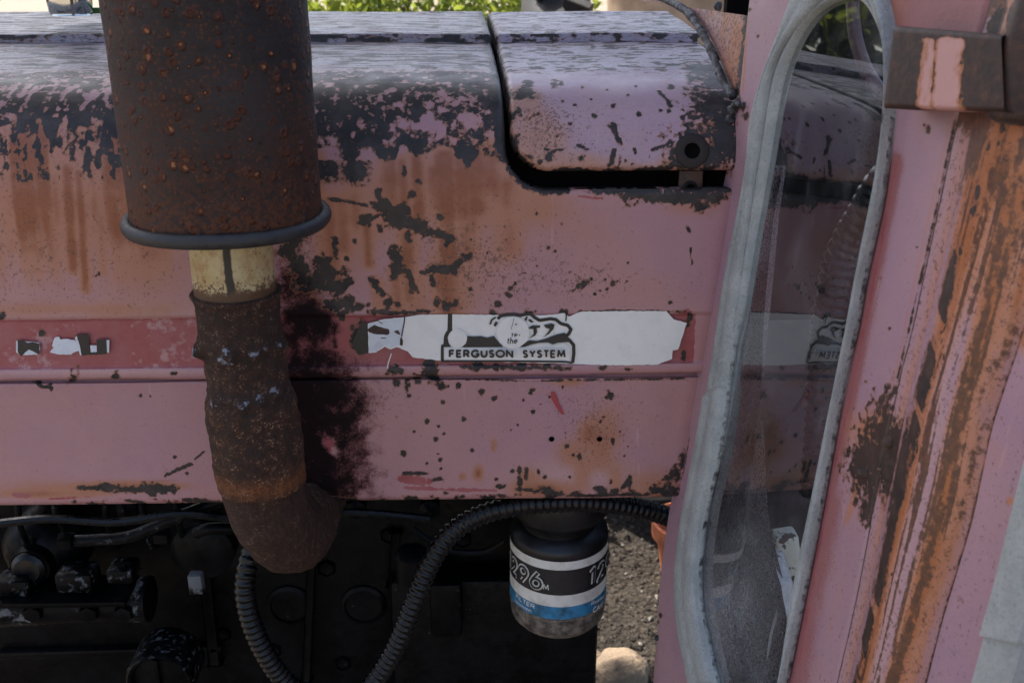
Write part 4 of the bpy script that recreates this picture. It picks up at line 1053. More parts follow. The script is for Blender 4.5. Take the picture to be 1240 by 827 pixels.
pp = MB(); pp.tube(catmull([at(75, 655, .07), at(110, 654, .065), at(150, 651, .06), at(175, 643, .06), at(215, 626, .06), at(270, 605, .07)], 8), .0058, 12)
pipe_i = engpart(pp, 'fuel_pipe', mat='engine', wear=lambda co: np.full(len(co), .40)); pipe_i['label'] = 'thin bent steel fuel pipe'
for px, py in ((80, 655), (196, 648)):
    b = MB(); q = at(px, py, .066); b.lathe(q-np.array([.006, 0, 0]), [(.009, 0), (.0095, .005), (.0095, .011), (.008, .013)], (1, 0, 0), 6); engpart(b, 'pipe_nut', pipe_i)
b = MB(); q = at(245, 668, .11); b.lathe(q+np.array([0, .03, 0]), [(.032, 0), (.032, -.03), (.024, -.036), (.004, -.037)], (0, 1, 0), 32); engpart(b, 'housing_cover')
b = MB(); b.tube(catmull([at(238, 645, .08), at(255, 640, .075), at(290, 640, .08)], 6), .006, 10); engpart(b, 'return_pipe')
b = MB(); q = at(238, 705, .08); b.box(q, (.014, .012, .022), bev=.002); engpart(b, 'clip', wear=lambda co: .5+.3*(co[:, 2] > q[2]))
b = MB(); q = at(192, 828, .09); b.lathe(q+np.array([0, .05, 0]), [(.036, 0), (.036, -.045), (.033, -.049), (.030, -.048), (.028, -.042), (.012, -.045), (.003, -.046)], (0, 1, 0), 40)
engpart(b, 'round_cover', wear=lambda co: .42*(np.hypot(co[:, 0]-q[0], co[:, 2]-q[2]) > .0325))
b = MB(); b.box(q+np.array([0, .0, .012]), (.006, .006, .040), bev=.0015); engpart(b, 'cover_rib', wear=lambda co: np.full(len(co), .30))
b = MB(); p0 = at(470, 705, .16); p1 = at(722, 840, .16); b.box(((p0[0]+p1[0])/2, .23, (p0[2]+p1[2])/2-.05), (p1[0]-p0[0], .14, p0[2]-p1[2]+.10), bev=.01)
engpart(b, 'pump_housing', wear=lambda co: np.clip(.30+.5*(fbm(co[:, 0]*14, co[:, 2]*14, 3, 44)-.55), 0, .4))
b = MB(); p0 = at(540, 745, .13); b.box(p0+np.array([0, .03, 0]), (.035, .05, .07), bev=.006); engpart(b, 'bracket', wear=lambda co: np.clip(.36+.6*(fbm(co[:, 0]*40, co[:, 2]*40, 3, 4)-.5), 0, .6))
b = MB(); b.box((.02, .30, .945), (.5, .24, .09), bev=.006); engpart(b, 'cylinder_head')
for px in (80, 150, 220, 330, 430, 520):
    b = MB(); q = at(px, 622, .17); b.lathe(q+np.array([0, .02, 0]), [(.012, 0), (.012, -.012), (.006, -.016), (.003, -.02)], (0, 1, 0), 6); engpart(b, 'bolt', block)
for k, px in enumerate((22, 66, 128, 172, 214)):
    b = MB(); q0 = at(px, 614, .10); q1 = at(px+14, 662, .12)
    b.tube(catmull([q0+np.array([0, .02, .02]), q0, (q0+q1)/2+np.array([.006*(k % 2), -.006, 0]), q1], 8), .0032, 8); o = engpart(b, 'injector_pipe', wear=lambda co: np.full(len(co), .34))
    b = MB(); b.lathe(q1+np.array([0, .004, 0]), [(.006, 0), (.0075, .002), (.0075, .009), (.005, .011)], (0, -.4, .9), 6); engpart(b, 'union_nut', o, lambda co: np.full(len(co), .4))
for px, py, r in ((350, 735, .024), (440, 735, .024), (395, 690, .010), (330, 790, .009), (415, 805, .009), (270, 770, .008), (300, 640, .008), (470, 650, .009), (560, 655, .010)):
    b = MB(); q = at(px, py, .195); b.lathe(q+np.array([0, .006, 0]), [(r*1.15, 0), (r*1.1, -.004), (r*.92, -.006), (r*.86, -.003), (r*.2, -.002)], (0, 1, 0), 6 if r < .011 else 30); engpart(b, 'bolt' if r < .011 else 'core_plug', block, lambda co: np.full(len(co), .30))
for a, b2, w in (((0, 790), (270, 782), .010), ((250, 690), (262, 800), .012), ((380, 640), (372, 820), .009), ((480, 640), (476, 705), .010)):
    b = MB(); p0, p1 = at(a[0], a[1], .197), at(b2[0], b2[1], .197); d = p1-p0; L_0 = np.linalg.norm(d); d /= L_0
    b.box((p0+p1)/2, (L_0, .016, w), (d, (0, 1, 0), np.cross(d, (0, 1, 0))), bev=.003); engpart(b, 'casting_rib', block, lambda co: np.full(len(co), .26))
wl = MB(); wl.tube(catmull([at(-20, 636, .06), at(60, 628, .055), at(140, 632, .05), at(220, 622, .05), at(300, 628, .06), at(420, 620, .07), at(520, 628, .08)], 8), .0042, 8); engpart(wl, 'wiring_loom', mat='hose')
wl = MB(); wl.tube(catmull([at(500, 640, .10), at(540, 665, .09), at(585, 668, .09), at(612, 655, .08)], 8), .0035, 8); engpart(wl, 'filter_pipe', wear=lambda co: np.full(len(co), .3))
b = MB(); q = at(500, 700, .10); b.lathe(q, [(.018, 0), (.018, .03), (.014, .034), (.004, .035)], (0, 0, 1), 20); engpart(b, 'lift_pump', wear=lambda co: np.full(len(co), .30))
# sump closes the engine below
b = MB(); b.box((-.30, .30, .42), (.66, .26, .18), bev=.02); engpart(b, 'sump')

# --- cab front: one raked plane standing out from the bonnet towards the viewer's side
pb = at(788, 827, -.004); pt = at(930, 0, -.004)
AW = math.radians(11)
u_ = np.array([math.sin(AW), -math.cos(AW), 0]); v_ = nrm(pt-pb); v_ = nrm(v_-u_*np.dot(u_, v_)); n_ = np.cross(u_, v_)
W0 = (pb+pt)/2
def onw(px, py, h=0.0): return atd(px, py, W0+n_*h, n_)
def ab(px, py, h=0.0):
    p = onw(px, py, h)-W0; return float(np.dot(p, u_)), float(np.dot(p, v_))
def wp(a, b, h=0.0): return W0+u_*a+v_*b+n_*h
def wab(px, py):
    p = onw(px, py); d = p-W0; return float(np.dot(d, u_)), float(np.dot(d, v_)), float(np.dot(p-CAM, fwd))
inner_edge = [(915, -60), (905, 0), (893, 121), (881, 193), (870, 246), (860, 313), (847, 400), (836, 458), (823, 545), (807, 632), (797, 710), (790, 790), (787, 830), (786, 960), (790, 1250)]
groove = [(1218, -60), (1200, 0), (1175, 90), (1162, 134), (1143, 220), (1125, 304), (1104, 400), (1087, 467), (1062, 590), (1036, 726), (1013, 827), (983, 960), (925, 1250)]
seam = [(1372, -60), (1350, 0), (1295, 200), (1238, 397), (1215, 467), (1197, 525), (1177, 620), (1157, 689), (1139, 749), (1119, 827), (1085, 960), (1015, 1250)]
# closed window outlines, each as left (going up), top, right (going down), bottom
O_ = [[(832, 827), (826, 795), (817, 743), (817, 687), (824, 631), (841, 540), (852, 475), (865, 393), (872, 340), (884, 286), (900, 207), (904, 150), (925, 80), (952, 0)],
      [(952, 0), (970, -28), (1000, -48), (1035, -50), (1064, -32), (1082, 0)],
      [(1082, 0), (1090, 40), (1092, 90), (1090, 135), (1083, 193), (1065, 281), (1043, 393), (1029, 467), (1017, 520), (997, 613), (977, 706), (962, 806), (958, 827)],
      [(958, 827), (946, 868), (925, 900), (897, 912), (868, 898), (845, 862), (832, 827)]]
G_ = [[(865, 827), (850, 761), (843, 706), (849, 631), (864, 562), (872, 515), (880, 450), (889, 393), (900, 313), (909, 246), (920, 176), (928, 121), (936, 80), (950, 53), (972, 24), (990, 6)],
      [(990, 6), (1002, -8), (1020, -14), (1040, -10), (1054, 10)],
      [(1054, 10), (1066, 40), (1070, 75), (1070, 133), (1065, 185), (1057, 246), (1045, 300), (1034, 353), (1028, 393), (1017, 438), (1004, 505), (985, 613), (967, 706), (954, 772), (943, 827)],
      [(943, 827), (932, 856), (915, 876), (898, 880), (880, 862), (865, 827)]]
L_ = [[(872, 827), (856, 761), (849, 706), (852, 650), (860, 594), (873, 545), (884, 481), (897, 400), (901, 393), (914, 313), (926, 246), (936, 190), (943, 145), (952, 97), (967, 56), (984, 26), (1001, 12)],
      [(1001, 12), (1012, 4), (1024, 0), (1038, 2), (1048, 14)],
      [(1048, 14), (1060, 40), (1065, 75), (1066, 133), (1061, 185), (1053, 246), (1041, 300), (1030, 353), (1025, 393), (1013, 438), (1000, 505), (981, 613), (962, 706), (949, 772), (938, 827)],
      [(938, 827), (928, 850), (914, 866), (900, 868), (886, 854), (872, 827)]]
NS = (150, 50, 150, 50)
def loop(segs, hl, hr):
    out = []
    ends = ((hl, hl), (hl, hr), (hr, hr), (hr, hl))
    for sg, n, (h0, h1) in zip(segs, NS, ends):
        c2 = catmull([ab(x, y, h0+(h1-h0)*i/(len(sg)-1)) for i, (x, y) in enumerate(sg)], 6); out.append(resample(c2, n+1)[:-1])
    return np.vstack(out)
def soft_loop(q):
    for _ in range(14): q = (np.roll(q, 1, 0)+2*q+np.roll(q, -1, 0))/4
    return q
lo, lg, ll = (soft_loop(q) for q in (loop(O_, .0085, -.002), loop(G_, .0065, .009), loop(L_, -.001, .0075)))
NL = len(lo)
rows = [(0, lo, .0), (0, lo, .0045), ('og', .07, .0075), ('og', .2, .0092), ('og', .42, .0098), ('og', .5, .0088), ('og', .58, .0098), ('og', .85, .0092), ('og', .97, .0072), ('og', 1.0, .004), ('og', 1.02, .0012),
        ('gl', .14, .0010), ('gl', .18, .004), ('gl', .30, .0062), ('gl', .5, .0064), ('gl', .72, .0055), ('gl', .9, .003), ('gl', 1.0, .0), ('gl', 1.05, -.004)]
V = []; wr = []
for kind, t, h in rows:
    if kind == 0: L2 = t
    elif kind == 'og': L2 = lo+(lg-lo)*t
    else: L2 = lg+(ll-lg)*t
    for k in range(NL):
        jit = (random.random()-.5)*.0001
        V.append(wp(L2[k, 0]+jit, L2[k, 1]+jit, h+(random.random()-.5)*.0001)); wr.append(1.0 if (kind == 'og' and t >= 1.0) or (kind == 'gl' and t < .2) else 0.0)
cab = mk('window_seal', V, grid_faces(len(rows), NL, True), M['rubber'], tractor); cab['label'] = 'weathered grey-white rubber seal round the small cab window'
attr(cab, 'wear', np.stack([wr, wr, wr], 1)*np.array([.45, 0, 0]))
# ragged inner bead on the near side, where the old sealant has broken away
bd = MB(); start = NS[0]+NS[1]
for k in range(start, start+NS[2], 1):
    if random.random() < .8 and ll[k, 1] < ab(1066, 133)[1]:
        bd.box(wp(ll[k, 0]+.002, ll[k, 1], .0045), (.0025+.002*random.random(), .0045, .003), (u_, v_, n_))
bd.build('broken_sealant', M['trim'], cab)
# the step in the seal, where two lengths meet
j0 = ab(868, 480, .012)
jb = MB(); 
jl = [ab(x, y, .014) for x, y in ((852, 483), (874, 490))]
# overlapping lower length, a little proud
lowi = [k for k in range(NS[0]) if lo[k, 1] < jl[0][1]]
V = []; fcs = []
strip = [(.0, .003), (.05, .0095), (.12, .0112), (.42, .0118), (.5, .0102), (.58, .0118), (.9, .0112), (.98, .0085), (.99, .004)]
for t, h in strip:
    for k in lowi: 
        q = lo[k]+(lg[k]-lo[k])*t; V.append(wp(q[0], q[1], h))
capk = len(lowi)
fcs = grid_faces(len(strip), capk)
fcs.append(tuple((r+1)*capk-1 for r in range(len(strip))))
sl2 = mk('seal_length', V, fcs, M['rubber'], cab); attr(sl2, 'wear', np.zeros((len(V), 3)))
# glass pane
ring = [wp(p[0], p[1], .0004) for p in (lg+(ll-lg)*.9)]
cen = wp(*(ll.mean(0)), .0004)
gvts = []; RR = 24
for r in range(RR+1):
    for k in range(NL): gvts.append(cen+(np.array(ring[k])-cen)*max(r, .02)/RR)
pane = mk('window_pane', gvts, grid_faces(RR+1, NL, True), M['glass'], tractor); pane['label'] = 'dusty cab window glass reflecting the bonnet'
co = np.array([v.co for v in pane.data.vertices])+np.array(tractor.location)
ga = (co-W0)@u_; gb = (co-W0)@v_
Gf = Field(ga, gb, wab)
Gf.blob('flake', 885, 740, 50, 90, .75, soft=True); Gf.line('flake', [(905, 400), (880, 520), (860, 620)], 14, .35, soft=True); Gf.blob('flake', 905, 650, 20, 10, .4, soft=True)  # low pale blob paints a hazy reflection into the dust layer
attr(pane, 'wear', np.stack([np.clip(Gf.c['flake'], 0, 1)]*3, 1))

def strip_mesh(name, lpts, rpts, mat, parent, hprof, nrow=360, cols=60, hl=0.0):
    """sheet between two traced edges of the cab front; hprof(t) = height over the plane"""
    A1 = resample(catmull([ab(x, y) for x, y in lpts], 6), nrow); B1 = resample(catmull([ab(x, y) for x, y in rpts], 6), nrow)
    # pair points of the same height
    bb = np.linspace(max(A1[:, 1].min(), B1[:, 1].min()), min(A1[:, 1].max(), B1[:, 1].max()), nrow)
    def byb(Q):
        o = np.argsort(Q[:, 1]); return np.interp(bb, Q[o, 1], Q[o, 0])
    xa, xb = byb(A1), byb(B1); V = []; a_ = []; b_ = []; t_ = []
    ts = np.linspace(0, 1, cols) if np.isscalar(cols) else np.asarray(cols)
    for i in range(nrow):
        for t in ts:
            a = xa[i]+(xb[i]-xa[i])*t; V.append(wp(a, bb[i], hprof(t))); a_.append(a); b_.append(bb[i]); t_.append(t)
    o = mk(name, V, grid_faces(nrow, len(ts)), mat, parent)
    return o, np.array(a_), np.array(b_), np.array(t_)
# pink panel round the window: inner side, outer side and above/below
left_out = [p for p in inner_edge]
O_left = [(985, -60)]+O_[0][::-1]+[(868, 898), (897, 960), (898, 1250)]
O_right = [(1050, -60)]+O_[2]+[(925, 900), (904, 960), (898, 1250)]
hp = lambda t: .0
pin, a_, b_, t_ = strip_mesh('cab_panel', left_out, [(x+7, y) for x, y in O_left], M['cabpaint'], tractor, lambda t: -.0035*(1-min(1, t/.06))**2, 420, 34)
pin['label'] = 'narrow pink cab strip between bonnet and window'
K = Field(a_, b_, wab); c = K.c
K.line('flake', [(893, 112), (895, 128), (889, 138)], 4); K.line('flake', [(847, 410), (846, 440)], 1.2); K.line('flake', [(836, 480), (833, 490)], 2)
K.line('flake', [(829, 520), (825, 560), (820, 590)], 1.1); K.line('flake', [(835, 530), (828, 570), (818, 600)], 1.0); K.line('flake', [(830, 528), (826, 545)], 1.2)
K.dots('flake', [(918, 44, 2), (900, 130, 5), (903, 140, 4), (875, 258, 2.5), (866, 283, 2.5), (800, 745, 2, 3), (797, 752, 1.6), (908, 12, 2), (880, 210, 1.6)])
K.line('red', [(893, 150), (885, 215)], 4, .55); K.line('stain', [(905, 10), (900, 110)], 3, .5, soft=True); K.line('stain', [(890, 130), (884, 200)], 6, .35, soft=True)
c['grime'] += .2; c['pale'] += .1
for k in c: c[k] = np.clip(c[k], 0, 1)
K.write(pin)
pout, a_, b_, t_ = strip_mesh('cab_panel', [(x-7, y) for x, y in O_right], groove, M['cabpaint'], tractor, lambda t: .0-.0032*max(0, (t-.95)/.05)**2, 520, 60)
pout['label'] = 'pink cab panel between window seal and rusty post'
K = Field(a_, b_, wab); c = K.c
nn1 = fbm(a_*120, b_*120, 4, 5)
c['flake'] = np.maximum(c['flake'], 0)
K.dots('flake', [(1068, 545, 27, 50), (1052, 560, 20, 46), (1077, 520, 20, 40), (1072, 580, 20, 40), (1058, 612, 15, 26), (1050, 570, 24, 28)], .95)
K.line('flake', [(1065, 500), (1060, 520)], 6, .8); K.line('flake', [(1050, 520), (1045, 545)], 5, .8)
K.line('flake', [(1060, 605), (1045, 690), (1030, 760), (1012, 830)], 2.2, .75); K.line('flake', [(1157, 140), (1122, 304), (1100, 400), (1084, 467)], 1.8, .62)
K.dots('flake', [(1124, 157, 3, 5), (1119, 152, 1.6), (1077, 398, 2), (1110, 300, 1.5)])
for seg, v in (([(1085, 200), (1068, 290), (1046, 400), (1030, 480), (1012, 560), (1000, 620), (985, 700), (968, 800)], .75),):
    K.line('blush', seg, 17, .95, soft=True); K.line('red', seg, 3, .8)
K.line('blush', [(1005, 610), (985, 700), (962, 827)], 34, .8, soft=True)
K.line('stain', [(1050, 520), (1035, 600), (1025, 630)], 9, .35, soft=True); K.line('stain', [(1040, 620), (1010, 740), (985, 827)], 9, .12, soft=True); K.line('stain', [(1150, 150), (1110, 330), (1080, 470)], 4, .22, soft=True)
K.blob('stain', 1060, 520, 40, 30, .5, soft=True); K.blob('stain', 1085, 20, 20, 60, .2, soft=True)
for s_ in ([(1090, -20), (1130, 10), (1180, 20)], [(1100, 30), (1180, 35)]): K.line('blush', s_, 60, .9, soft=True)
c['grime'] += .25*sstep(ab(1050, 500)[1], ab(1000, 700)[1], b_)
for k in c: c[k] = np.clip(c[k], 0, 1)
K.write(pout)
bt = MB()
for px, py, r in ((1079, 535, 9), (1046, 572, 8)):
    q = onw(px, py, .0); kk = mpp(q)
    b = MB(); b.lathe(q, [(r*kk, 0), (r*kk*.95, .002), (r*kk*.6, .0042), (r*kk*.15, .005)], n_, 20)
    o = b.build('rivet', M['rustbrown'], pout)
for px, py, r in ((829, 522, 4.5), (891, 128, 5), (797, 772, 3.5), (902, 128, 4)):
    q = onw(px, py, -.0005); kk = mpp(q); b = MB(); b.lathe(q, [(r*kk, 0), (r*kk*.9, .002), (r*kk*.5, .0034), (r*kk*.1, .0038)], n_, 16); b.build('rivet', M['rim'], pin)
# rusty post
def hpost(t):
    if t < .16: return .0015+.001*math.sin(t*20)*0
    if t < .94: return .0015+.010*math.sin(math.pi*(t-.16)/.78)**.75
    return .0015-.006*(t-.94)/.06
post, a_, b_, t_ = strip_mesh('cab_post', [(x+3, y) for x, y in groove], [(x-2, y) for x, y in seam], M['cabpaint'], tractor, hpost, 620, 110)
post['label'] = 'rounded cab corner post streaked with orange rust and dark flakes'
K = Field(t_*.15, b_, None); c = K.c
bpy_ = np.interp(b_, sorted([ab(x, y)[1] for x, y in groove]), [y for _, y in sorted([(ab(x, y)[1], y) for x, y in groove])])   # row for each height
edge1 = .42+.03*np.sin(b_*25)+.10*(fbm(b_*26, b_*0+1, 4, 3)-.5)
c['stain'] += .9*np.exp(-((t_-.48)/.11)**2)*sstep(-60, 200, bpy_)+.42*np.exp(-((t_-.93)/.08)**2)+.75*sstep(420, 120, bpy_)*sstep(.15, .4, t_)*(.5+fbm(t_*6, b_*14, 3, 8)*.9)
c['stain'] *= .1+1.5*fbm(t_*30, b_*9, 4, 71); c['brown'] = np.maximum(c['brown'], .8*np.clip((fbm(t_*34, b_*14, 5, 73)-.52)*5, 0, 1)*sstep(.28, .4, t_)); c['stain'] += .25*np.exp(-((t_-.14)/.1)**2)
br = .76+.04*np.sin(b_*11+1); c['brown'] = np.maximum(c['brown'], 1.0*np.exp(-((t_-br-.03)/.065)**2)*np.clip(.55+1.6*(fbm(t_*24, b_*50, 4, 19)-.45), 0, 1.1))
c['brown'] = np.maximum(c['brown'], .5*np.exp(-((t_-.93)/.06)**2)*np.clip((fbm(t_*20, b_*30, 4, 67)-.3)*3, 0, 1)+.5*np.exp(-((t_-.34)/.07)**2)*np.clip((fbm(t_*9, b_*40, 4, 63)-.35)*3, 0, 1))
c['brown'] = np.maximum(c['brown'], sstep(330, 130, bpy_)*np.clip((fbm(t_*6, b_*26, 4, 65)-.36)*3.4, 0, 1))
c['stain'] = np.clip(c['stain']+.9*np.exp(-((t_-br-.03)/.07)**2), 0, 1)
chain = fbm(b_*80+t_*3, b_*0+4, 3, 23)
c['flake'] = np.maximum(c['flake'], np.clip(1.25*np.exp(-((t_-edge1)/.075)**2)*np.clip((chain-.32)*6, 0, 1)*sstep(250, 330, bpy_), 0, .95))
c['flake'] = np.maximum(c['flake'], np.clip(1.1*np.exp(-((t_-.10)/.14)**2)*np.exp(-((bpy_-545)/50)**2), 0, 1))
c['flake'] = np.maximum(c['flake'], np.clip(1.0*np.exp(-((t_-.36)/.12)**2)*np.exp(-((bpy_-545)/70)**2), 0, 1))
c['flake'] = np.maximum(c['flake'], .9*np.exp(-((t_-.42)/.1)**2)*np.exp(-((bpy_-440)/28)**2))
c['flake'] = np.maximum(c['flake'], sstep(260, 150, bpy_)*np.clip((fbm(t_*7, b_*32, 4, 29)-.48)*3.2, 0, .9))
c['flake'] = np.maximum(c['flake'], np.clip((fbm(t_*14, b_*90, 3, 27)-.66)*6, 0, .8)*np.exp(-((t_-.5)/.2)**2))
c['flake'] = np.maximum(c['flake'], sstep(.97, 1, t_)); c['flake'] = np.maximum(c['flake'], sstep(.022, 0, t_))
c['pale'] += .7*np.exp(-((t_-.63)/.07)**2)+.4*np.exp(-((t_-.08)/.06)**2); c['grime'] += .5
for k in c: c[k] = np.clip(c[k], 0, 1)
K.write(post)
# dark backing in groove and seam
for nm, ln, w in (('panel_groove', groove, 5), ('door_seam', seam, 7)):
    mk(nm, [q for x, y in ln for q in (onw(x-w, y, -.006), onw(x+w, y, -.006))], [(2*i, 2*i+1, 2*i+3, 2*i+2) for i in range(len(ln)-1)], M['blackin'], post)
# cab door beyond the seam
dr = [(x+190, y) for x, y in seam]
door, a_, b_, t_ = strip_mesh('cab_door', [(x+3, y) for x, y in seam], dr, M['cabpaint'], tractor, lambda t: .002-.004*(1-min(1, t/.03))**2, 300, 90)
door['label'] = 'faded pink cab door edge with rust bloom'
K = Field(a_, b_, wab); c = K.c
nz = fbm(a_*40, b_*40, 4, 4)
by2 = np.interp(b_, sorted([ab(x, y)[1] for x, y in seam]), [y for _, y in sorted([(ab(x, y)[1], y) for x, y in seam])])
c['stain'] += sstep(640, 420, by2)*np.clip((nz-.33)*2.4, 0, 1)*.75; K.blob('stain', 1227, 606, 4, 4, .8, soft=True); K.line('stain', [(1235, 650), (1205, 760), (1185, 827)], 4, .5, soft=True)
c['grime'] += .3
for k in c: c[k] = np.clip(c[k], 0, 1)
K.write(door)
ds_l = [(1275, 520), (1243, 645), (1228, 705), (1210, 766), (1192, 830), (1150, 960)]
for nm, rng_, h0 in (('door_seal', ds_l[:4], .016), ('door_seal', ds_l[3:], .013)):
    Vv = []; prf2 = [(0, .0), (1, .008), (6, h0), (30, h0+.001), (54, h0), (60, .004), (62, 0)]
    lnp = resample(np.array(rng_, float), 40)
    for dx, h in prf2:
        for x, y in lnp: Vv.append(onw(x+3+dx, y+dx*.18, 0)+n_*h)
    fc2 = grid_faces(len(prf2), 40)+[tuple(r*40 for r in range(len(prf2))), tuple(r*40+39 for r in range(len(prf2)))[::-1]]
    ob = mk(nm, Vv, fc2, M['rubber'], door); attr(ob, 'wear', np.zeros((len(Vv), 3)))
    autosmooth(ob, 50)
mk('seal_shadow_gap', [q for x, y in ds_l for q in (onw(x-3, y, .0035), onw(x+4, y, .0035))], [(2*i, 2*i+1, 2*i+3, 2*i+2) for i in range(len(ds_l)-1)], M['blackin'], door)

# hinge strap and barrel near the top
def mat_hinge():
    g = G('flaking_hinge_paint'); n = g.noise(24, 5, .62, .3, vec=g.mapping(scale=(1, 1, .45))); n2 = g.noise(180, 5, .65)
    fl_, st_, _ = g.attr('wear')
    k = g.math('ADD', fl_, g.math('MULTIPLY', g.math('SUBTRACT', n, .5), 2.2)); k = g.math('ADD', k, g.math('MULTIPLY', g.math('SUBTRACT', n2, .5), .6))
    col = g.mix(g.step(n2, .35, .7), (.030, .017, .013), (.065, .030, .019))
    col = g.mix(g.step(n2, .58, .72, 0, .5), col, (.16, .055, .02))
    pm = g.step(k, .52, .56)
    pc = g.mix(g.step(k, .54, .80), (.36, .13, .045), (.50, .27, .24))
    col = g.mix(pm, col, pc)
    return g.done(g.pbr(col, .6, 0, g.bump(g.math('ADD', g.math('MULTIPLY', pm, .8), g.math('MULTIPLY', n2, .5)), .7, .001), .4))
M['hinge'] = mat_hinge()
cs = [(1079, 31), (1212, 42), (1216, 136), (1066, 131)]
nr_, nc_ = 40, 48; V = []; hp_ = []
HH = .026
def hinge_pt(s, t, h):
    q = [onw(x, y, HH) for x, y in cs]
    p = (q[0]*(1-s)+q[1]*s)*(1-t)+(q[3]*(1-s)+q[2]*s)*t
    return p+n_*(h-HH)
ss = np.concatenate([[0, 0, .01, .03], np.linspace(.06, 1, nc_-4)]); ts = np.concatenate([[0, 0, .015, .04], np.linspace(.08, .94, nr_-8), [.965, .99, 1, 1]])
def edgeh(s, t, i, j):
    h = HH
    m = min(s/.04, t/.045, (1-t)/.045, 1)
    h -= .003*(1-m)**2
    if i == 0 or j == 0 or i == nr_-1: h = .004
    return h
for i, t in enumerate(ts):
    for j, s in enumerate(ss): V.append(hinge_pt(s, t, edgeh(s, t, i, j))); hp_.append((s, t))
hp_ = np.array(hp_)
hin = mk('hinge_strap', V, grid_faces(nr_, nc_), M['hinge'], tractor); hin['label'] = 'rusty hinge strap with flaking pink paint'
pcol = np.clip(np.exp(-((hp_[:, 0]-.45)/.29)**4)*.84-.5*np.exp(-((hp_[:, 0]-.36)/.10)**2-((hp_[:, 1]-.78)/.33)**2)*0-.4*np.exp(-((hp_[:, 0]-.46)/.025)**2)-.4*np.exp(-((hp_[:, 0]-.25)/.08)**2-((hp_[:, 1]-.85)/.4)**2), 0, 1)*sstep(.05, .14, hp_[:, 1])
attr(hin, 'wear', np.stack([pcol, pcol, 0*pcol], 1))
autosmooth(hin, 60)
bq0, bq1 = onw(1226, 150, .012), onw(1268, -20, .012)
b = MB(); d_ = nrm(bq1-bq0); L = np.linalg.norm(bq1-bq0); kk = mpp(bq0)
b.lathe(bq0, [(20*kk, 0), (30*kk, .002), (31*kk, .006), (30*kk, L*.3), (31*kk, L*.6), (30*kk, L+.02), (20*kk, L+.022)], d_, 40)
ho = b.build('hinge_barrel', M['hinge'], hin); attr(ho, 'wear', np.tile([.28, 0, 0], (len(ho.data.vertices), 1)))

# bulkhead above the bonnet, cut round it and edged with perished trim
tr = [(772, -22), (790, -8), (812, 2), (832, 14), (848, 34), (860, 56), (868, 76), (877, 98), (889, 117)]
tw = catmull([ab(x, y) for x, y in tr], 8)
up = 0.30
V = []; nrw = 30
for i in range(len(tw)):
    a0_, b0_ = tw[i]; 
    for j in range(nrw): V.append(wp(a0_+.0, b0_+(up-b0_)*(j/(nrw-1))**1.6, -.004))
bul = mk('bulkhead', V, grid_faces(len(tw), nrw), M['cabpaint'], tractor); bul['label'] = 'tan-pink rusted bulkhead cut round the bonnet top'
co = np.array(V)-W0; K = Field(co@u_, co@v_, wab); c = K.c
K.line('flake', [(900, 0), (897, 40), (892, 80), (888, 110)], 8, .8); c['stain'] += .10+.55*np.clip((fbm(K.x*60, K.t*25, 4, 6)-.4)*2.5, 0, 1); c['pale'] += .5; c['grime'] += .8
for k in c: c[k] = np.clip(c[k], 0, 1)
K.write(bul)
# the rest of the bulkhead's far end and the piece that joins it to the panel
q = [ab(905, 0), ab(893, 121), ab(889, 117), ab(877, 98)]
tp = MB(); path = [wp(a, b, .001) for a, b in resample(tw, 160)]
rad = [.0034*(1+.10*math.sin(i*.37)+.22*(random.random()-.5)) for i in range(160)]
tp.tube(np.array(path), np.array(rad), 10); tp.build('edge_trim', M['trim'], bul)
tp = MB(); path = catmull([onw(x, y, .002)+np.array([-.002, 0, 0]) for x, y in ((897, 124), (889, 133), (886, 150), (884, 166), (879, 180), (880, 187))], 8)
tp.tube(path, [.0030*(1+.5*(random.random()-.5)+.3*math.sin(i)) for i in range(len(path))], 8); tp.build('torn_trim', M['trim'], bul)
b = MB(); q = onw(872, 8, -.004); b.lathe(q, [(.004, 0), (.0038, .003), (.002, .005), (.0005, .0052)], n_, 12); b.build('rivet', M['trim'], bul)

# inside the cab
ci = MB(); ci.box((.68, .62, 1.0), (.76, .02, 1.3)); ci.box((1.05, .1, 1.0), (.02, 1.04, 1.3)); ci.box((.70, .1, .62), (.72, 1.04, .02))
cabin = ci.build('cab_inner_wall', M['blackin'], tractor, smooth=False)  # black walls closing the cab so it stays dark behind the glass
ci = MB(); q = onw(1010, 640, -.2); ci.box((.36, .22, .86), (.22, .30, .36), bev=.02); ci.build('dash_cowl', simple('dark_plum_cowl', (.035, .022, .026), .6, 0, .4, 30, .2), tractor)
# fabric hanging behind the pane
fb = []; nfr, nfc = 120, 26
lft = resample(np.array([ab(x, y, -.03) for x, y in ((935, 200), (915, 300), (895, 420), (870, 560), (845, 680), (850, 760), (870, 840), (880, 900))]), nfr)
rgt_ = resample(np.array([ab(x, y, -.03) for x, y in ((945, 200), (938, 260), (932, 400), (931, 540), (930, 640), (938, 700), (942, 770), (934, 840), (930, 900))]), nfr)
for i in range(nfr):
    for j in range(nfc):
        t = j/(nfc-1); a, b2 = lft[i]+(rgt_[i]-lft[i])*t
        fb.append(wp(a, b2, -.030-.006*math.sin(t*9+i*.05)-.012*t*t*max(0, (i-70)/50)))
fab = mk('hanging_fabric', fb, grid_faces(nfr, nfc), M['fabric'], tractor); fab['label'] = 'grey knitted fabric hanging behind the cab window'
clo = []
cl = resample(np.array([ab(x, y, -.034) for x, y in ((928, 668), (940, 700), (944, 750), (938, 790), (928, 840), (920, 900))]), 50)
for i in range(50):
    for j in range(14):
        t = j/13; clo.append(wp(cl[i, 0]+.020*(t-.5), cl[i, 1], -.036-.010*math.sin(t*3.1)-.003*math.sin(t*16+i*.2)))
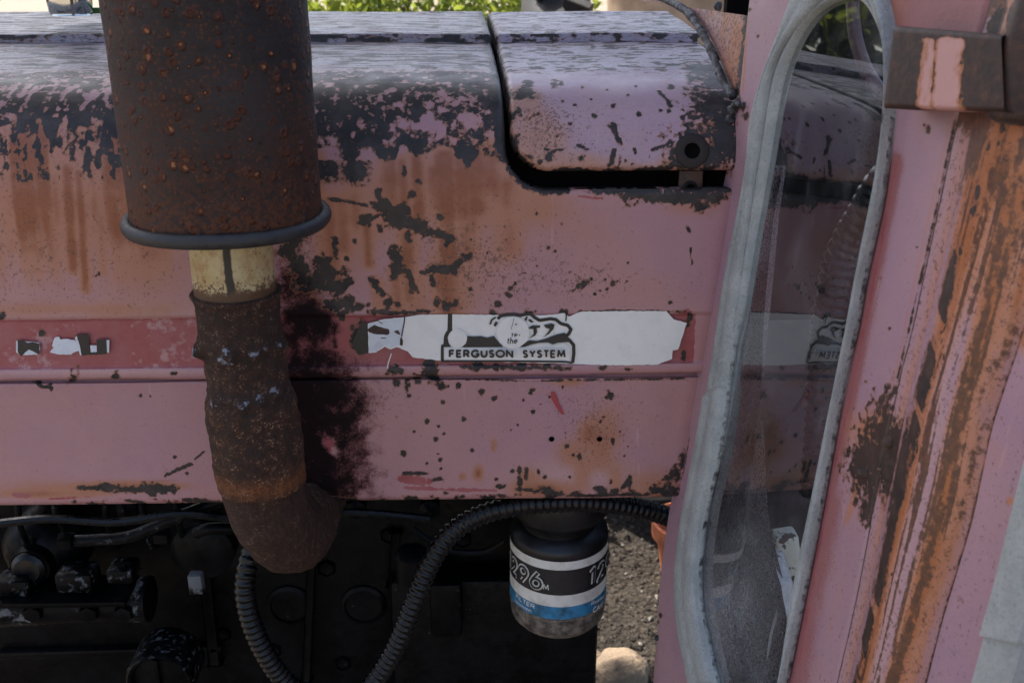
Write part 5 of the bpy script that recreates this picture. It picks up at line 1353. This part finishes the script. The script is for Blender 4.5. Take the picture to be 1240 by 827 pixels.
g_ = mk('pale_cloth', clo, grid_faces(50, 14), simple('sunlit_off_white_cloth', (.72, .68, .66), .9, 0, .15, 220, .6, .001), fab)  # colour raised to stand in for sunlight on the cloth
corrugated([onw(1092, 205, -.09), onw(1068, 228, -.09), onw(1048, 262, -.09), onw(1022, 310, -.09), onw(1006, 380, -.09), onw(1000, 450, -.09), onw(996, 520, -.09), onw(990, 600, -.09)], 23*mpp(onw(1005, 400, -.09)), .009, tractor, 'heater_hose', .12, 24)
st = MB(); st.tube(catmull([onw(1034, -30, -.06), onw(1033, 10, -.06), onw(1036, 45, -.06), onw(1046, 78, -.06), onw(1062, 106, -.06), onw(1090, 135, -.06)], 10), 8.5*mpp(onw(1040, 60, -.06)), 14); st.build('steering_wheel_rim', M['maroon'], tractor)
cr = MB(); q = onw(952, 668, -.10); kk = mpp(q); cr.box(q, (30*kk, .02, 58*kk), (nrm((1, -.1, .25)), nrm((0, 1, 0)), nrm((-.22, 0, 1))), bev=.004); cr.build('cream_lever_plate', M['cream'], tractor)

# ------------------------------------------------------------------ things around the tractor
# small cup on the bonnet
ct = at(82, 18, .30); kc = mpp(ct)
cup = MB(); cup.lathe((ct[0], ct[1]+.01, ct[2]-.001), [(23*kc, 0), (25*kc, .003), (26*kc, .012), (28*kc, .05), (27*kc, .05), (24*kc, .012), (.002, .006)], n=40)
cupo = cup.build('metal_cup', M['chrome'], None, True, base=(ct[0], ct[1], ct[2])); tag(cupo, 'small shiny metal cup standing on the bonnet top left of the silencer', 'cup')
gb_ = at(120, 13, .34)
g2 = MB(); g2.box(gb_+np.array([.02, 0, 0]), (.075, .012, .006), bev=.001); g2.box(gb_+np.array([-.012, 0, .02]), (.006, .010, .036), bev=.001)
gbo = g2.build('green_bracket', M['green'], None, False, base=tuple(gb_)); tag(gbo, 'small green metal bracket lying on the bonnet between cup and silencer', 'bracket')

# gravel under and beyond the tractor
def pebbles(n, x0, x1, y0, y1, smin, smax, seed):
    r = np.random.default_rng(seed); V = []; Fc = []
    base = np.array([(1, 0, 0), (-1, 0, 0), (0, 1, 0), (0, -1, 0), (0, 0, 1), (0, 0, -1)], float)
    fc = [(0, 2, 4), (2, 1, 4), (1, 3, 4), (3, 0, 4), (2, 0, 5), (1, 2, 5), (3, 1, 5), (0, 3, 5)]
    for i in range(n):
        s = smin*(smax/smin)**(r.random()**2.2); x, y = r.uniform(x0, x1), r.uniform(y0, y1)
        z = (float(fbm(np.array([x*1.3]), np.array([y*1.3]), 3, 5)[0])-.5)*.03
        sc = s*r.uniform(.6, 1.2, 3); sc[2] *= .7; th = r.uniform(0, 6.28)
        b = base*sc+r.uniform(-.25, .25, (6, 3))*s; cth, sth = math.cos(th), math.sin(th)
        b = np.stack([b[:, 0]*cth-b[:, 1]*sth, b[:, 0]*sth+b[:, 1]*cth, b[:, 2]], 1)
        o = len(V); V += (b+np.array([x, y, z+.012+sc[2]*.4])).tolist(); Fc += [tuple(k+o for k in f_) for f_ in fc]
    return V, Fc
sv = []; sx_ = np.linspace(-.25, 1.1, 40); sy_ = np.linspace(.45, 2.6, 60)
for y in sy_:
    for x in sx_: sv.append((x, y, (float(fbm(np.array([x*1.3]), np.array([y*1.3]), 3, 5)[0])-.5)*.03+.012))
sb = mk('gravel_bed', sv, grid_faces(60, 40), M['soil']); sb['kind'] = 'structure'
V, f = pebbles(9000, -.1, .95, .55, 2.3, .0025, .011, 4)
gr = mk('gravel', V, f, M['pebble'], None, False); tag(gr, 'coarse sunlit gravel lying under and beyond the tractor', 'gravel', kind='stuff')
def rock(name, c, r, sq, seed, label, mat='stone'):
    bm = bmesh.new(); bmesh.ops.create_icosphere(bm, subdivisions=4, radius=1)
    for q in bm.verts:
        d = float(fbm(np.array([q.co.x*1.4+q.co.z*.8+seed]), np.array([q.co.y*1.4-q.co.z*.6]), 4, seed)[0])
        q.co = q.co*(.72+.55*d); q.co = Vector((q.co.x*r*sq[0], q.co.y*r*sq[1], max(q.co.z, -.55)*r*sq[2]))
    V = [tuple(np.array(q.co)+c) for q in bm.verts]; Fc = [tuple(q.index for q in f_.verts) for f_ in bm.faces]; bm.free()
    o = mk(name, V, Fc, M[mat], None, True, base=tuple(c)); tag(o, label, 'stone'); return o
def ong(px, py, z=0.0):
    r = ray(px, py); t = (z-CAM[2])/r[2]; return CAM+r*t
rock('stone', ong(752, 838)+np.array([0, .02, .03]), .062, (1.0, .9, .8), 3, 'rounded tan stone on the gravel below the fuel filter')
rock('stone', ong(702, 818)+np.array([0, .03, .02]), .045, (1.2, .8, .55), 8, 'small flat pale stone half hidden behind the engine')
# flower pot
pt_ = ong(830, 712)
pot = MB(); R_ = .085
pot.lathe((pt_[0], pt_[1], 0), [(R_*.62, .0), (R_*.66, .01), (R_*.9, .14), (R_*.92, .15), (R_*1.05, .151), (R_*1.08, .19), (R_*1.0, .192), (R_*.93, .17), (R_*.90, .15), (.01, .148)], n=48)
poto = pot.build('flower_pot', M['terracotta'], None, True, base=(pt_[0], pt_[1], 0)); autosmooth(poto, 40); tag(poto, 'terracotta flower pot on the gravel beside the cab edge', 'flower pot')

# leafy things
def leaves(n, cen, rad, size, seed, shell=.0, clump=14):
    r = np.random.default_rng(seed); V = []; Fc = []
    cc = r.normal(size=(clump, 3)); cc /= np.linalg.norm(cc, axis=1)[:, None]; cc *= (r.random((clump, 1))**.4)*.8
    for i in range(n):
        k = r.integers(clump); p = cc[k]+r.normal(size=3)*.22
        p = np.asarray(cen)+p*np.asarray(rad)
        if p[2] < .05: p[2] = .05+r.random()*.2
        d = nrm(r.normal(size=3)); e = nrm(np.cross(d, r.normal(size=3))); s = size*r.uniform(.6, 1.3); nn_ = np.cross(d, e)
        o = len(V)
        V += [p, p+d*s*.5+e*s*.24+nn_*s*.05, p+d*s, p+d*s*.5-e*s*.24+nn_*s*.05]; Fc.append((o, o+1, o+2, o+3))
    return V, Fc
def bush(c, rad, n, size, seed, label, mat='leaf'):
    e = empty('bush', (c[0], c[1], 0)); V, f = leaves(n, (c[0], c[1], rad[2]*.95), rad, size, seed, clump=34)
    mk('crown', V, f, M[mat], e, False)
    b = MB(); r = random.Random(seed)
    for k in range(5): b.tube(catmull([np.array([c[0]+r.uniform(-.05, .05), c[1]+r.uniform(-.05, .05), -.02]), np.array([c[0]+r.uniform(-.2, .2), c[1]+r.uniform(-.2, .2), rad[2]*.6]), np.array([c[0]+r.uniform(-.5, .5)*rad[0], c[1]+r.uniform(-.3, .3), rad[2]*1.3])], 5), [.02-.001*i for i in range(11)], 7)
    b.build('stem', M['bark'], e); tag(e, label, 'bush', 'bushes behind the tractor'); return e
bush((-1.15, 4.3), (.55, .5, .95), 5200, .065, 1, 'yellow-green bush behind the bonnet, just right of the silencer')
bush((-.45, 4.6), (.5, .5, .92), 5200, .065, 2, 'middle yellow-green bush seen over the bonnet')
bush((.15, 4.4), (.5, .5, .93), 5200, .06, 3, 'yellow-green bush over the bonnet, beside the dark tyre')
bush((-.25, 2.1), (.36, .30, .50), 3500, .055, 4, 'low dark green bush added close behind the engine to shade the gravel', 'leafdark')  # added so its shadow falls on the far gravel
bush((-3.4, 3.4), (1.0, .8, 1.1), 9000, .15, 6, 'large dark green bush added far left, out of view, to darken the window reflection', 'leafdeep')  # unseen bushes added only for what the window mirrors
bush((-5.2, 3.0), (1.1, .9, 1.2), 9000, .15, 9, 'tall dark green bush added at the far left end, out of view, to darken the window reflection', 'leafdeep')
# tyre and tan drum behind the bonnet
def tyre(c, R, w, label):
    e = empty('tyre', (c[0], c[1], 0)); n = 72
    prof_ = [(R*.60, -w*.42), (R*.74, -w*.52), (R*.9, -w*.50), (R*.97, -w*.40), (R, -w*.2), (R, w*.2), (R*.97, w*.40), (R*.9, w*.50), (R*.74, w*.52), (R*.60, w*.42), (R*.58, 0), (R*.60, -w*.42)]
    b = MB(); b.lathe((c[0], c[1], c[2]), prof_, (1, 0, 0), n); b.f = b.f[:-2]; o = b.build('carcass', M['tyre'], e); autosmooth(o, 40)
    for k in range(26):
        for sgn in (-1, 1):
            a = 2*math.pi*(k+.25*sgn)/26; rr = R*1.01
            rad = np.array([0, math.cos(a), math.sin(a)]); tan_ = np.array([0, -math.sin(a), math.cos(a)])
            dirv = nrm(np.array([1, 0, 0])+tan_*.6*sgn)
            q = MB(); q.box(np.array(c)+rad*rr+np.array([sgn*w*.22, 0, 0]), (w*.46, .028, .05), (dirv, np.cross(rad, dirv), rad), bev=.004); q.build('tread_lug', M['tyre'], e, False)
    tag(e, label, 'tyre'); return e
ty = at(683, 6, 2.3); tyre((ty[0], 2.75, .74), .70, .19, 'big black tyre standing behind the bonnet, seen above its top edge')
dr_ = at(775, 4, 2.0)
dr_ = dr_+np.array([.13, 0, 0])
dm = empty('oil_drum', (dr_[0]+.04, 2.0, .55))
b = MB(); b.lathe((dr_[0]+.04, 2.0, .55), [(.25, 0), (.262, .008), (.262, .02), (.255, .03), (.255, .28), (.264, .295), (.255, .31), (.255, .57), (.264, .585), (.255, .60), (.255, .85), (.263, .86), (.263, .875), (.25, .878), (.248, .86), (.01, .86)], n=64)
o = b.build('barrel', M['tan'], dm); autosmooth(o, 40)
b = MB(); b.lathe((dr_[0]-.10, 1.95, .55+.86), [(.03, 0), (.03, .012), (.012, .014)], n=20); b.build('cap', M['rim'], dm)
tag(dm, 'tan steel drum behind the tank cover, beside the tyre', 'drum')
cre = empty('wooden_crate', (dr_[0]+.04, 2.0, 0))
for k in range(4):
    for sg in (-1, 1):
        b = MB(); b.box((dr_[0]+.04, 2.0+sg*.29, .075+k*.135), (.62, .02, .118), bev=.003); b.build('plank', M['wood'], cre, False)
        b = MB(); b.box((dr_[0]+.04+sg*.32, 2.0, .075+k*.135), (.02, .56, .118), bev=.003); b.build('plank', M['wood'], cre, False)
for k in range(5):
    b = MB(); b.box((dr_[0]+.04-.256+k*.128, 2.0, .539), (.12, .60, .02), bev=.003); b.build('plank', M['wood'], cre, False)
tag(cre, 'weathered wooden crate carrying the tan drum behind the tractor', 'crate')
# unseen shade tree, added so its crown keeps sun off the tractor
te = empty('tree', (-2.6, 1.0, 0)); 
b = MB(); tpth = catmull([np.array([-2.6, 1.0, -.05]), np.array([-2.55, .98, 1.2]), np.array([-2.3, .9, 2.4]), np.array([-1.6, .7, 3.4]), np.array([-.7, .5, 4.0]), np.array([.1, .3, 4.3])], 8)
b.tube(tpth, np.linspace(.19, .05, len(tpth)), 14)
for sx, sy in ((-1.4, 1.6), (-.9, -1.1), (.3, 1.3), (-1.9, -.2)): b.tube(catmull([tpth[22], np.array([(tpth[22][0]+sx)/2, (tpth[22][1]+sy)/2, 3.7]), np.array([sx, sy, 4.3])], 6), np.linspace(.07, .02, 13), 8)
b.build('trunk', M['bark'], te)
V, f = leaves(16000, (-1.0, 1.85, 4.25), (2.5, 1.6, .6), .26, 12, clump=110); mk('crown', V, f, M['leafdark'], te, False)
tag(te, 'added shade tree leaning over the tractor from the left, out of view', 'tree')
